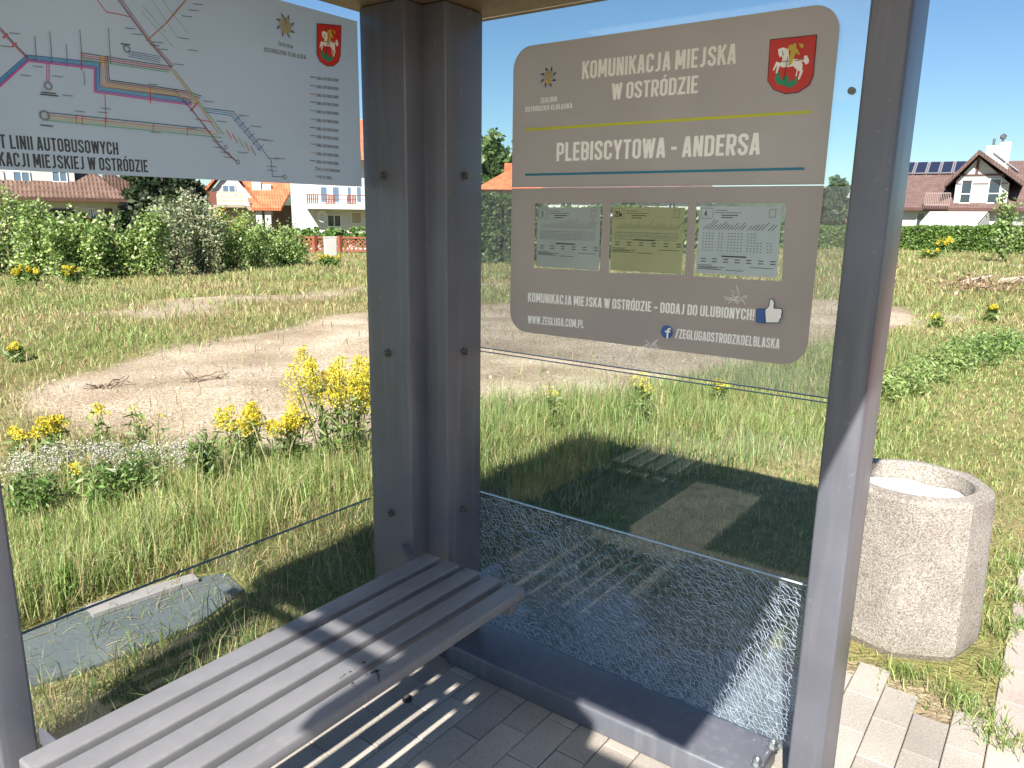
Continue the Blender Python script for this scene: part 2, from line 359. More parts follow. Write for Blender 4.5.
# ------------------------------------------------------------------ flat printing
class Plane:
    def __init__(s, kind, off): s.kind = kind; s.off = off
    def px(s, u, v):
        if s.kind == 'side': q = onp(u, v, 0, -s.off); return np.array([-q[1], q[2]])
        q = onp(u, v, 1, -s.off); return np.array([q[0], q[2]])
    def to3(s, a, b, o=0):
        return (-(s.off+o), -a, b) if s.kind == 'side' else (a, -(s.off+o), b)
# condensed poster capitals drawn as mitred strokes (cap height 1)
TS = .148
def ribbon(P, t=TS, closed=False):
    P = [np.array(p, float) for p in P]; n = len(P); L_, R_ = [], []
    for i in range(n):
        ds = []
        if closed or i > 0: d = P[i]-P[i-1]; ds.append(d/np.linalg.norm(d))
        if closed or i < n-1: d = P[(i+1) % n]-P[i]; ds.append(d/np.linalg.norm(d))
        ns = [np.array([-d[1], d[0]]) for d in ds]
        m = ns[0] if len(ns) == 1 else (ns[0]+ns[1])/max(.35, 1+ns[0]@ns[1])
        L_.append(P[i]+m*t/2); R_.append(P[i]-m*t/2)
    k = n if closed else n-1
    return L_+R_, [(i, (i+1) % n, n+(i+1) % n, n+i) for i in range(k)]
def letter(ch):
    w = dict(M=.54, W=.60, I=TS, E=.36, L=.35, T=.38, F=.36, J=.35).get(ch, .42); t = TS; l, r, b, T = t/2, w-t/2, t/2, 1-t/2; c, x = .085, w/2; S_ = []
    def arc(y0, y1): return [(r-c, y0), (r, y0+c), (r, y1-c), (r-c, y1)]
    if ch in 'OÓ': S_ = [([(l, b+c), (l, T-c), (l+c, T), (r-c, T), (r, T-c), (r, b+c), (r-c, b), (l+c, b)], 1)]
    elif ch == 'K': S_ = [([(l, 0), (l, 1)], 0), ([(r+.02, 1), (l+.03, .42)], 0), ([(l+.12, .58), (r+.03, 0)], 0)]
    elif ch == 'M': S_ = [([(l, 0), (l, 1)], 0), ([(r, 0), (r, 1)], 0), ([(l+.03, 1), (x, .2), ], 0), ([(r-.03, 1), (x, .2)], 0)]
    elif ch == 'U': S_ = [([(l, 1), (l, b+c), (l+c, b), (r-c, b), (r, b+c), (r, 1)], 0)]
    elif ch == 'N': S_ = [([(l, 0), (l, 1)], 0), ([(r, 0), (r, 1)], 0), ([(l+.02, .98), (r-.02, .02)], 0)]
    elif ch == 'I': S_ = [([(l, 0), (l, 1)], 0)]
    elif ch in 'AĄ': S_ = [([(l-.01, 0), (x-.025, 1)], 0), ([(r+.01, 0), (x+.025, 1)], 0), ([(l+.03, .26), (r-.03, .26)], 0)]
    elif ch == 'C': S_ = [([(r, .66), (r, T-c), (r-c, T), (l+c, T), (l, T-c), (l, b+c), (l+c, b), (r-c, b), (r, b+c), (r, .34)], 0)]
    elif ch == 'G': S_ = [([(r, .68), (r, T-c), (r-c, T), (l+c, T), (l, T-c), (l, b+c), (l+c, b), (r-c, b), (r, b+c), (r, .47), (x, .47)], 0)]
    elif ch == 'J': S_ = [([(r-.04, 1), (r-.04, b+c), (r-.04-c, b), (l-.03, b)], 0)]
    elif ch in 'EĘ': S_ = [([(w, T), (l, T), (l, b), (w, b)], 0), ([(l, .5), (w-.04, .5)], 0)]
    elif ch == 'F': S_ = [([(w, T), (l, T), (l, 0)], 0), ([(l, .5), (w-.04, .5)], 0)]
    elif ch in 'LŁ': S_ = [([(l, 1), (l, b), (w, b)], 0)]
    elif ch == 'T': S_ = [([(0, T), (w, T)], 0), ([(x, 0), (x, 1-t)], 0)]
    elif ch == 'H': S_ = [([(l, 0), (l, 1)], 0), ([(r, 0), (r, 1)], 0), ([(l, .5), (r, .5)], 0)]
    elif ch == 'S': S_ = [([(r, .70), (r, T-c), (r-c, T), (l+c, T), (l, T-c), (l, .66), (r, .36), (r, b+c), (r-c, b), (l+c, b), (l, b+c), (l, .31)], 0)]
    elif ch == 'P': S_ = [([(l, 0), (l, T)]+arc(.42, T)[::-1]+[(t, .42)], 0)]
    elif ch == 'R': S_ = [([(l, 0), (l, T)]+arc(.45, T)[::-1]+[(t, .45)], 0), ([(x, .45), (r+.01, 0)], 0)]
    elif ch == 'B': S_ = [([(l, b), (l, T)]+arc(.51, T)[::-1]+[(t, .51)], 0), ([(t, .51)]+[(r-c, .51), (r, .51-c), (r, b+c), (r-c, b)]+[(l, b)], 0)]
    elif ch == 'D': S_ = [([(l, b), (l, T), (r-c, T), (r, T-c), (r, b+c), (r-c, b)], 1)]
    elif ch in 'ZŻ': S_ = [([(0, T), (r, T), (l, b), (w, b)], 0)]
    elif ch == 'Y': S_ = [([(l-.02, 1), (x, .40)], 0), ([(r+.02, 1), (x, .40)], 0), ([(x, 0), (x, .44)], 0)]
    elif ch == 'W': S_ = [([(l-.02, 1), (l+.10, 0)], 0), ([(x-.02, .95), (l+.10, 0)], 0), ([(x+.02, .95), (r-.10, 0)], 0), ([(r+.02, 1), (r-.10, 0)], 0)]
    elif ch == '-': w = .26; S_ = [([(0, .45), (w, .45)], 0)]
    elif ch == '–': w = .36; S_ = [([(0, .45), (w, .45)], 0)]
    elif ch == '.': w = t; S_ = [([(l, 0), (l, .17)], 0)]
    elif ch == '!': w = t; S_ = [([(l, 0), (l, .17)], 0), ([(l, .28), (l, 1)], 0)]
    elif ch == '/': w = .36; S_ = [([(.04, -.03), (.32, 1.03)], 0)]
    if ch == 'Ó': S_.append(([(x-.02, 1.07), (x+.09, 1.22)], 0))
    if ch == 'Ż': S_.append(([(x, 1.06), (x, 1.2)], 0))
    if ch == 'Ł': S_.append(([(-.06, .40), (.28, .62)], 0))
    if ch in 'ĄĘ': S_.append(([(r-.02, 0), (r-.08, -.12), (r+.04, -.19)], 0))
    return w, S_
GLY = {}
def glyphs(txt):
    """-> vertices (x, y, layer), faces"""
    if txt in GLY: return GLY[txt]
    V, Fc, X = [], [], 0.
    for ch in txt:
        if ch == ' ': X += .19; continue
        w, S_ = letter(ch)
        for q, (P, cl) in enumerate(S_):
            v, f = ribbon(P, TS*(.7 if q and ch in 'ĄĘÓ' and P[0][1] < .05+0*q or ch in 'ŁÓ' and q else 1), bool(cl)); n = len(V)
            V += [(p[0]+X, p[1], q*4e-5) for p in v]; Fc += [tuple(k+n for k in g) for g in f]
        X += w+.075
    GLY[txt] = (np.array(V), Fc); return GLY[txt]
class Print:
    def __init__(s, plane): s.pl = plane; s.d = {}
    def _get(s, key): return s.d.setdefault(key, ([], []))
    def raw(s, key, V, Fc, dz=0.):
        a, f = s._get(key); n = len(a); z_ = np.broadcast_to(dz, (len(V),)); a.extend([(v[0], v[1], float(q)) for v, q in zip(V, z_)]); f.extend([tuple(i+n for i in t) for t in Fc])
    def text(s, key, txt, lb, rb, lt, ref=None, bold=.03):        # lb / rb: baseline ends, lt: cap top at left (pixels); ref: visible substring the ends belong to
        V, Fc = glyphs(txt); A, B, T = s.pl.px(*lb), s.pl.px(*rb), s.pl.px(*lt); s.nt = getattr(s, 'nt', 0)+1; key = (key[0], key[1], s.nt)
        W = glyphs(ref)[0] if ref else V
        e1 = (B-A)/(W[:, 0].max()-W[:, 0].min()); h = abs(T[1]-A[1]); P = B+np.outer(V[:, 0]-V[:, 0].max(), e1); P[:, 1] += V[:, 1]*h
        s.raw(key, P, Fc, V[:, 2])
    def textw(s, key, txt, a, b, h, cond=.6):              # world placement: left baseline point, cap height
        DG = {'3': [[(0, 1), (.5, 1), (.5, .5), (.15, .5)], [(.5, .5), (.5, 0), (0, 0)]], '4': [[(.4, 0), (.4, 1), (0, .3), (.55, .3)]], '2': [[(0, .85), (.12, 1), (.45, 1), (.5, .8), (0, 0), (.5, 0)]], '0': [[(0, 0), (0, 1), (.5, 1), (.5, 0), (0, 0)]], 'w': [[(0, .65), (.15, 0), (.28, .5), (.42, 0), (.55, .65)]]}
        for i, ch in enumerate(txt):
            for st_ in DG[ch]: s.linew(key, [(a+(x+i*.72)*h*cond, b+y*h) for x, y in st_], h*.16)
    def poly(s, key, pts): s.polyw(key, [s.pl.px(*p) for p in pts])
    def polyw(s, key, P):
        b = bmesh.new(); vs = [b.verts.new((p[0], p[1], 0)) for p in P]; b.faces.new(vs); bmesh.ops.triangulate(b, faces=b.faces[:])
        b.verts.index_update(); s.raw(key, [v.co[:2] for v in b.verts], [[v.index for v in f.verts] for f in b.faces]); b.free()
    def line(s, key, pts, w): s.linew(key, [s.pl.px(*p) for p in pts], w)
    def linew(s, key, P, w, dz=0.):
        P = [np.array(p, float) for p in P]
        for i, (a, b) in enumerate(zip(P[:-1], P[1:])):
            d = b-a; l = np.linalg.norm(d)
            if l < 1e-6: continue
            d /= l; n = np.array([-d[1], d[0]])*w/2; a2 = a-d*w*.3; b2 = b+d*w*.3
            s.raw(key, [a2+n, b2+n, b2-n, a2-n], [(0, 1, 2, 3)], dz+2e-5*i)
    def disc(s, key, c, r, r0=0, n=28):
        a = np.linspace(0, 2*np.pi, n, endpoint=False); o = np.stack([c[0]+r*np.cos(a), c[1]+r*np.sin(a)], 1)
        if r0 == 0: s.raw(key, o, [tuple(range(n))]); return
        i = np.stack([c[0]+r0*np.cos(a), c[1]+r0*np.sin(a)], 1)
        s.raw(key, np.concatenate([o, i]), [(k, (k+1) % n, n+(k+1) % n, n+k) for k in range(n)])
    def build(s, parent, mats, step=.0005):
        j = -1
        for key, (V, Fc) in s.d.items():
            if len(key) == 2: j += 1
            name = key[0]; me = bpy.data.meshes.new(name)
            me.from_pydata([s.pl.to3(a, b, .0006+step*(j if len(key) == 2 else -.6)+z_) for a, b, z_ in V], [], Fc); me.materials.append(mats[key[1]]); link(name, me, parent)
INK = {k: M('ink_'+k, c, .5, var=.03, vs=30) for k, c in dict(white=(.97, .955, .91), dark=(.045, .05, .055), grey=(.16, .175, .19), red=(.62, .035, .03), gold=(.65, .47, .06), green=(.02, .27, .14),
       lime=(.55, .56, .04), teal=(.015, .19, .28), navy=(.03, .075, .17), cyan=(.06, .30, .50), blue=(.06, .13, .42), purple=(.30, .10, .38), magenta=(.50, .06, .28), orange=(.50, .21, .05),
       yellow=(.48, .40, .10), lgreen=(.13, .36, .14), brown=(.23, .10, .06), rust=(.50, .06, .06), fb=(.045, .12, .36), cream=(.93, .92, .88), black=(.02, .02, .022), disc=(.36, .37, .33)).items()}
def shield(pr, px, key='emblem'):
    """px maps the 713x768 study coordinates of the arms to a point on the plane"""
    def P(k, pts): pr.polyw((k[0], k[1]), [px(*p) for p in pts])
    P(('shield_outline', 'black'), [(112, 106), (632, 50), (594, 495), (548, 606), (425, 690), (280, 706), (152, 658), (84, 560)])
    P(('shield', 'red'), [(120, 115), (622, 60), (585, 490), (540, 600), (420, 680), (280, 695), (160, 650), (95, 560)])
    P(('dragon', 'green'), [(190, 470), (215, 465), (225, 510), (250, 550), (300, 500), (330, 520), (310, 560), (380, 560), (400, 520), (430, 540), (400, 600), (330, 638), (260, 610), (200, 600), (165, 550)])
    P(('horse', 'white'), [(205, 215), (260, 195), (320, 215), (330, 330), (400, 320), (450, 330), (475, 380), (470, 440), (480, 450), (440, 545), (420, 545), (445, 455), (420, 450), (410, 510), (395, 510), (410, 440), (370, 400),
                            (320, 410), (250, 415), (225, 395), (195, 480), (178, 478), (195, 385), (160, 450), (145, 445), (185, 350), (235, 365), (255, 320), (245, 290), (225, 305), (210, 270)])
    P(('horse_tail', 'white'), [(455, 320), (490, 330), (490, 290), (520, 280), (545, 330), (540, 365), (510, 385), (485, 350), (455, 350)])
    P(('rider', 'gold'), [(310, 210), (335, 165), (365, 170), (380, 148), (408, 155), (405, 195), (430, 230), (448, 275), (420, 275), (400, 250), (385, 300), (350, 380), (315, 400), (335, 330), (345, 220), (325, 235)])
    P(('plume', 'gold'), [(430, 150), (490, 165), (480, 205), (455, 195)])
    for a, b in (((315, 300), (270, 550)), ((245, 350), (330, 345)), ((390, 340), (480, 330)), ((255, 240), (265, 290))): pr.linew(('harness', 'black'), [px(*a), px(*b)], .0011*1.2)
def sunlogo(pr, c, r, kray, kanc, rot=0):
    pr.disc(('logo_disc', 'disc'), c, r*.62)
    for i in range(8):
        a = i*math.pi/4+.25; d = np.array([math.cos(a), math.sin(a)]); n = np.array([-d[1], d[0]])
        pr.polyw(kray, [c+d*r*.60-n*r*.10, c+d*r*.80-n*r*.04, c+d*r*1.04+n*r*.18, c+d*r*.86+n*r*.20, c+d*r*.66+n*r*.14])
    pr.linew(kanc, [c+(0, r*.52), c+(0, -r*.5)], r*.12); pr.linew(kanc, [c+(-r*.27, r*.22), c+(r*.27, r*.22)], r*.10)
    pr.linew(kanc, [c+(-r*.4, -r*.16), c+(-r*.26, -r*.44), c+(0, -r*.55), c+(r*.26, -r*.44), c+(r*.4, -r*.16)], r*.12)
    pr.disc(kanc, c+(0, r*.56), r*.12, r*.05, 12)

# timetable board (printed plate fixed on the side glass)
SP = Plane('side', .0085)
def avg(axis, *pts): return float(np.mean([SP.px(*p)[axis] for p in pts]))
BL, BRt = avg(0, (513, 70), (512, 191), (510, 317)), avg(0, (841, 26), (823.5, 182), (807.5, 348))
BTp, BBt = avg(1, (532, 45), (818, 5)), avg(1, (527, 333.5), (787, 363.5))
BOARD = film('board_taupe', (.56, .485, .44), (.68, .58, .525), .55)
tb = thing('timetable_board', (0, -(BL+BRt)/2, BBt), 'taupe timetable board with white route title and red coat of arms on the glass', 'sign')
def rrect(a0, a1, b0, b1, r, corners):
    P = []
    for (cx, cy, s, k) in ((a0, b0, 180, 0), (a1, b0, 270, 1), (a1, b1, 0, 2), (a0, b1, 90, 3)):
        if k in corners:
            x = cx+(r if cx == a0 else -r); y = cy+(r if cy == b0 else -r)
            P += [(x+r*math.cos(R(s+t)), y+r*math.sin(R(s+t))) for t in np.linspace(0, 90, 9)]
        else: P.append((cx, cy))
    return P
def plate(outer, holes, name, th=.004):
    b = bmesh.new(); ed = []
    for lp in [outer]+holes:
        vs = [b.verts.new((p[0], p[1], 0)) for p in lp]; ed += [b.edges.new((vs[i], vs[(i+1) % len(vs)])) for i in range(len(vs))]
    bmesh.ops.triangle_fill(b, use_beauty=True, edges=ed)
    for v in b.verts: v.co = Vector(SP.to3(v.co.x, v.co.y, v.co.z))
    mb = MB(); mb.bm.free(); mb.bm = b; return mb.build(name, BOARD, tb)
Wn = []
for pts in ([(535.3, 203.2), (603, 203.4), (599.8, 270.8), (533.9, 267.8)], [(610.9, 202.6), (688.3, 203), (684.7, 274.6), (608.6, 272.6)], [(696.6, 203), (785.7, 203.6), (781.8, 281.4), (693.3, 276.3)]):
    P = [SP.px(*p) for p in pts]; Wn.append([tuple(p) for p in P])
cut = 1.5458
plate(rrect(BL, BRt, cut+.0012, BTp, .062, (2, 3)), [], 'upper_plate')
plate(rrect(BL, BRt, BBt, cut-.0012, .062, (0, 1)), [w[::-1] for w in Wn], 'lower_plate')
pr = Print(SP)
w_ = ('lettering', 'white')
pr.text(w_, 'KOMUNIKACJA MIEJSKA', (582, 79.3), (735.8, 63.6), (582, 61.5))
pr.text(w_, 'W OSTRÓDZIE', (611.4, 100), (697.5, 93), (611.4, 83.6))
pr.text(w_, 'PLEBISCYTOWA - ANDERSA', (556.4, 161.3), (759.7, 154.5), (556.4, 142.9))
pr.text(w_, 'ŻEGLUGA', (540.4, 103.4), (557, 101.2), (540.4, 98.3)); pr.text(w_, 'OSTRÓDZKO-ELBLĄSKA', (525.3, 112), (572.3, 108), (525.3, 107.2))
pr.text(w_, 'KOMUNIKACJA MIEJSKA W OSTRÓDZIE – DODAJ DO ULUBIONYCH!', (528, 301.6), (754, 320.4), (528, 292.4))
pr.text(w_, 'WWW.ZEGLUGA.COM.PL', (527.7, 323.2), (583.7, 328.2), (527.7, 315.4)); pr.text(w_, '/ZEGLUGAOSTRODZKOELBLASKA', (675, 338), (779.3, 349), (675, 328.6))
pr.line(('divider_line', 'lime'), [(525.8, 129.8), (809.8, 111.9)], .0072); pr.line(('divider_line', 'teal'), [(525.8, 174.8), (803.8, 168.6)], .0062)
c = SP.px(548.9, 77.3); sunlogo(pr, c, SP.px(548.9, 66.6)[1]-c[1], ('logo_rays', 'navy'), ('logo_anchor', 'gold'))
shield(pr, lambda a, b: SP.px(760+a/10.97, 30+b/10.97))
c = SP.px(667.9, 331.7); r_ = (SP.px(661.9, 331.7)[0]-c[0])
r_ = abs(r_); pr.disc(('round_badge', 'fb'), c, r_)
pr.linew(('badge_letter', 'white'), [c+(r_*.15, -r_*.92), c+(r_*.15, r_*.2), c+(r_*.28, r_*.5), c+(r_*.55, r_*.52)], r_*.27); pr.linew(('badge_letter', 'white'), [c+(-r_*.22, r_*.08), c+(r_*.52, r_*.08)], r_*.24, 1e-4)
TH = [(795, 135), (822, 110), (828, 66), (840, 62), (853, 80), (850, 125), (903, 128), (908, 148), (901, 165), (903, 185), (891, 197), (884, 219), (800, 218)]
tp = lambda a, b: SP.px(650+a/6.827, 290+b/6.827)
hand = [tp(*p) for p in TH]; cuff = [tp(*p) for p in ((740, 130), (792, 133), (788, 220), (736, 215))]
for P in (hand, cuff): pr.linew(('thumb_outline', 'navy'), P+[P[0]], .0042)
pr.polyw(('thumb_hand', 'cream'), hand); pr.polyw(('thumb_cuff', 'fb'), cuff)
for (uu, vv, n, rr) in ((735, 298, 16, .035), (652, 344, 14, .04), (741, 296, 6, .05)):              # white stone-chip stars in the shattered pane
    c = SP.px(uu, vv)
    for i in range(n):
        a = random.uniform(0, 6.28); l = rr*random.uniform(.25, 1); d = np.array([math.cos(a), .6*math.sin(a)]); s0 = random.uniform(.05, .5)
        pr.linew(('impact_mark', 'white'), [c+d*l*s0, c+d*l*.7+rng.normal(0, .002, 2), c+d*l], random.uniform(.0007, .0016))
pr.build(tb, INK)
# three timetable sheets behind the cut-outs
SHP = [([(538.5, 207), (600.6, 208.3), (598.6, 270), (535.7, 266.6)], '3', (.36, .39, .38), 'grey timetable sheet headed with a single 3, in the board\'s first window', 22, 4, 5),
       ([(612.9, 206.8), (684.8, 207.8), (681.6, 272.6), (610.2, 271.2)], '20w', (.36, .375, .235), 'olive yellow timetable sheet in the middle window of the board', 25, 2, 5),
       ([(699.4, 206), (781.7, 206.6), (776.9, 277.2), (696.6, 273.4)], '4', (.42, .46, .465), 'pale grey timetable sheet headed 4, the largest of the three', 22, 7, 6)]
for pts, num, colr, lab, ncol, nrow, nfoot in SHP:
    pl = Plane('side', .0052); P = [pl.px(*p) for p in pts]
    a0, a1 = (P[0][0]+P[3][0])/2, (P[1][0]+P[2][0])/2; b1, b0 = (P[0][1]+P[1][1])/2, (P[2][1]+P[3][1])/2
    t = thing('timetable_sheet', (-.005, -(a0+a1)/2, b0), lab, 'timetable', 'timetable sheets behind the board windows')
    MB().box(-.0052, -.0046, -a1, -a0, b0, b1).build('paper', film('sheet_paper', tuple(q*1.75 for q in colr), tuple(q*1.8 for q in colr), .55), t)
    W, H = a1-a0, b1-b0; k = Print(pl); X = lambda f: a0+f*W; Y = lambda f: b1-f*H
    k.textw(('print', 'black'), num, X(.065 if len(num) == 1 else .04), Y(.145), H*.075, .8)
    k.linew(('print_frame', 'grey'), [(X(.02), Y(.03)), (X(.17), Y(.03)), (X(.17), Y(.18)), (X(.02), Y(.18)), (X(.02), Y(.03))], .0009)
    for i in range(4): k.linew(('print', 'black'), [(X(.2+.08*(i > 1)), Y(.06+i*.035)), (X((.35, .52, .48, .42)[i]), Y(.06+i*.035))], .0011 if i < 2 else .002)
    k.linew(('print_frame', 'grey'), [(X(.86), Y(.04)), (X(.93), Y(.04)), (X(.93), Y(.15)), (X(.86), Y(.15)), (X(.86), Y(.04))], .001)
    ty = .34
    for i in range(ncol):
        if num == '4' and i in (13, 19): continue
        f = .07+.84*i/(ncol-1); l = random.uniform(.05, .09) if random.random() < .6 else random.uniform(.09, .16)
        k.linew(('print', 'black'), [(X(f-.01), Y(ty)), (X(f-.01+l*.75), Y(ty-l))], .0009 if nrow < 7 else .0014)
        full = nrow if f < .72 else max(1, nrow-3)
        for j in range(nrow):
            if f >= .72 and j < nrow-full: continue
            if num == '4' and i in (4, 7): continue
            y = ty+.055+j*(.042 if nrow > 2 else .05)
            k.linew(('print', 'black'), [(X(f-.007), Y(y)), (X(f+.005), Y(y))], .0012 if nrow < 7 else .0015)
    yb = ty+.055+nrow*.045+.02
    k.linew(('print', 'black'), [(X(.32), Y(yb)), (X(.62), Y(yb))], .0032)
    for i in range(nfoot+1):
        f = .06+i*.86/nfoot
        for j in range(2): k.linew(('print', 'black'), [(X(f), Y(yb+.045+j*.04)), (X(f+.055), Y(yb+.045+j*.04))], .0021)
    for row_ in range(5 if nrow < 7 else 0):
        for col_ in range(30):
            if random.random() < .8: k.linew(('print', 'grey'), [(X(.05+.9*col_/30), Y(ty+.05+row_*.028)), (X(.05+.9*col_/30+.014), Y(ty+.05+row_*.028))], .0013)
    for (f0, f1, dy) in ((.02, .2, .14), (.02, .36, .165), (.68, .95, .145), (.02, .33, .20), (.38, .6, .205), (.02, .27, .18)):
        if yb+dy < .98: k.linew(('print', 'black'), [(X(f0), Y(yb+dy)), (X(f1), Y(yb+dy))], .0012)
    k.build(t, INK, .0003)

# route map board on the back wall
MP = Plane('back', .004)
m0 = MP.px(0, 171.4); m1 = MP.px(360, 185.5); mt = MP.px(359, 23); mt2 = MP.px(284, 0)
MX1 = float(MP.px(359.3, 100)[0]); MX1 = min(MX1, XA-.004); MX0 = -1.356; MZ0 = (m0[1]+m1[1])/2; MZ1 = (mt[1]+mt2[1])/2
mp_ = thing('route_map_board', ((MX0+MX1)/2, 0, MZ0), 'pale grey bus route map with coloured lines and small red coat of arms', 'sign')
MB().poly([(MX0, -.004, MZ0), (MX1, -.004, MZ0), (MX1, -.004, MZ1), (MX0, -.004, MZ1)]).build('panel', film('map_panel', (.54, .62, .74), (.54, .63, .76), .55, .04), mp_)
k = Print(MP); LW = .0020
def ml(col, pts, w=LW): k.line(('route_line', col), pts, w)
def off(pts, dx, dy): return [(u+dx, v+dy) for u, v in pts]
tr = [(-60, 130), (0, 83), (27, 57.5), (96, 65), (96.5, 90), (191, 103)]
for i, cn in enumerate(('blue', 'cyan', 'cyan', 'blue', 'purple', 'magenta')):
    d = i*1.25-3; ml(cn, [(-60, 129+d*1.5), (0, 82.5+d*1.3), (27.5+d*.2, 58+d), (97-d*.9, 65.6+d), (97-d*.9, 89+d), (191, 102+d)], .0021)
for i, cn in enumerate(('navy', 'rust')): ml(cn, [(-30, 5+i*2.5), (0, 28+i*2.5), (14, 43.5+i*2), (28, 58+i*1.5)])
for (u, v) in ((5, 36), (14, 45)): ml('rust', [(u-2, v+2), (u+2, v-2)], .003)
for i, cn in enumerate(('dark', 'rust', 'brown', 'lgreen')): ml(cn, [(80.5, 52.8+i*2.2), (171.5-i, 66.8+i*1.8)], .0018)
ml('rust', [(81, 52), (81.3, 70)], .0026)
for i, cn in enumerate(('orange', 'yellow', 'orange', 'brown', 'dark')):
    ml(cn, [(99.5+i*1.9, 56), (102+i*1.7, 86.5-i*1.6), (176+i*2, 96-i*1.3), (203+i*1.5-8, 104-i*2)], .0019)
for i, cn in enumerate(('dark', 'rust', 'grey')): ml(cn, [(113+i*2.1, -6), (148+i*1.2, 41), (171+i, 68-i)], .0018)
for i, cn in enumerate(('orange', 'yellow', 'lgreen')): ml(cn, [(172+i*1.6-2, 69), (203+i*1.7-2, 109.5), (222+i*2.5-4, 134)], .0018)
ml('dark', [(174, 90), (198, 118), (220, 146), (236, 161.5)]); ml('rust', [(190, 107), (218, 146), (234, 160)], .0016)
for i, cn in enumerate(('brown', 'orange', 'rust')): ml(cn, [(146+i*1.4, 41-i), (165+i*1.2, 24-i), (184.5+i*1.2, 1-i)], .0018)
for a, b in (((97, 0), (106, 12)), ((106, 12), (124, 15.5)), ((124, 15.5), (129, 17))): ml('rust', [a, b], .0018)
for a, b in (((150, -2), (177, 38)), ((141, 12), (173, 47)), ((160, -2), (187, 33)), ((142, 6), (165, 32))): ml('lgreen', [a, b], .0010)
for i, cn in enumerate(('navy', 'orange', 'yellow', 'lgreen')): ml(cn, [(46, 112.5+i*2.6), (206+i*5, 128.6+i*3)], .0019)
for u in (76, 82, 105, 153, 187): v = 112+(u-46)*.103; ml('rust', [(u, v), (u, v+9)], .0022)
ml('rust', [(104.5, 95), (106, 122)], .0016); ml('rust', [(150, 87), (150, 103)], .0026); ml('rust', [(198, 102), (190, 111)], .003); ml('rust', [(195, 119), (212, 122)], .002)
for i, cn in enumerate(('navy', 'cyan', 'blue')): ml(cn, [(203+i, 108+i*2), (233-i, 111.5+i*2), (263-i*1.5, 150+i*.5)], .0017)
ml('navy', [(263, 151), (271, 161), (272, 176.5), (283, 177)], .0016)
for j in range(6): u = 237+j*4.6; v = 118+j*5.8; ml('navy', [(u-3, v+3), (u+3, v-2)], .0014)
for j in range(5): u = 226+j*6; v = 130+j*4; ml(('orange', 'rust', 'lgreen', 'orange', 'brown')[j], [(u, v), (u+5, v+9)], .0022)
for (u, v, r) in ((44, 115.5, .0105), (47.5, 86, .0085), (126, 49, .008), (237, 162, .006), (284, 177, .006), (151+74, 147, .005)):
    k.disc(('map_ring', 'grey'), MP.px(u, v), r, r*.62)
for i in range(4): ml('navy', [(128, 51+i*1.8), (160, 56.5+i*2)], .0012)
for i in range(3): ml('magenta', [(46.3+i*1.5, 64), (46.3+i*1.5, 82)], .0012)
for a, b in (((34, 37), (36, 62)), ((49, 32), (51.5, 64)), ((65.5, 45), (67, 67)), ((79, 30), (81, 53)), ((83, 72), (84, 85)), ((107.5, 28), (110, 64))): k.line(('stop_name', 'grey'), [a, b], .0019)
for (u, v) in [(9, 33), (20, 75), (52, 76), (0, 46), (124, 28), (131, 34), (149, 45), (152, 42), (157, 49), (173, 64), (178, 38), (187, 50), (192, 4), (188, 10), (181, 16), (202, 101), (216, 121), (238, 115), (250, 126), (256, 139), (262, 140), (212, 141), (219, 152), (223, 157), (212, 147),
               (237, 152), (266, 166), (266, 170), (268, 158), (274, 158), (100, 108), (74, 111), (97, 112), (186, 128), (147, 84), (62, 95), (150, 132), (32, 66)]:
    k.line(('stop_name', 'grey'), [(u, v), (u+10, v+1.1)], .0018)
for (u, v, w) in ((41, 92.2, 14), (39.5, 94.2, 18), (120, 44, 9), (40, 125, 12)): k.line(('stop_name', 'dark'), [(u, v), (u+w, v+w*.11)], .0026)
dk = ('title', 'dark')
k.text(dk, 'SCHEMAT LINII AUTOBUSOWYCH', (0.5, 148.2), (118.7, 155), (.5, 134.2), 'T LINII AUTOBUSOWYCH')
k.text(dk, 'KOMUNIKACJI MIEJSKIEJ W OSTRÓDZIE', (-1, 166), (148.2, 172.4), (-1, 151.8), 'KACJI MIEJSKIEJ W OSTRÓDZIE')
k.text(('operator_name', 'grey'), 'ŻEGLUGA', (277.8, 45.2), (293, 48.8), (277.8, 41.6)); k.text(('operator_name', 'grey'), 'OSTRÓDZKO-ELBLĄSKA', (264, 51.5), (306, 59.4), (264, 47.2))
c = MP.px(284.5, 26); sunlogo(k, c, MP.px(284.5, 13.5)[1]-c[1], ('logo_rays', 'grey'), ('logo_anchor', 'yellow'))
# arms on the map: same drawing, placed by its own corners
A_, B_, C_ = MP.px(314.6, 22.6), MP.px(340, 28.6), MP.px(327, 66.8)
def arms(a, b):
    f = (a-95)/(622-95); g = (b-85)/(695-85); top = A_+(B_-A_)*f; return np.array([top[0], top[1]-(g-.02)*abs(C_[1]-(A_[1]+B_[1])/2)])
shield(k, arms)
for i, v in enumerate((77, 85.5, 94, 102, 110.5, 119, 127.5, 135.5, 144, 152.5, 160.5)):
    k.line(('legend_line', ('dark', 'blue', 'rust', 'navy', 'cyan', 'lgreen', 'dark', 'brown', 'purple', 'yellow', 'dark')[i]), [(308.6, v), (313.6, v+.6)], .0022)
    k.text(('legend_text', 'grey'), 'LINIA AUTOBUSOWA', (316, v+2.6), (338.5, v+4.9), (316, v-.6))
k.text(('legend_text', 'grey'), 'PĘTLA AUTOBUSOWA', (318, 170.6), (340, 172.6), (318, 167.6)); k.text(('legend_text', 'grey'), 'PRZYSTANEK', (318.4, 178.4), (332, 179.4), (318.4, 175.4))
k.disc(('legend_ring', 'grey'), MP.px(314.4, 168.6), .0055, .0035); k.line(('legend_line', 'rust'), [(313.4, 176), (316, 176.3)], .002)
k.build(mp_, INK, .00025)

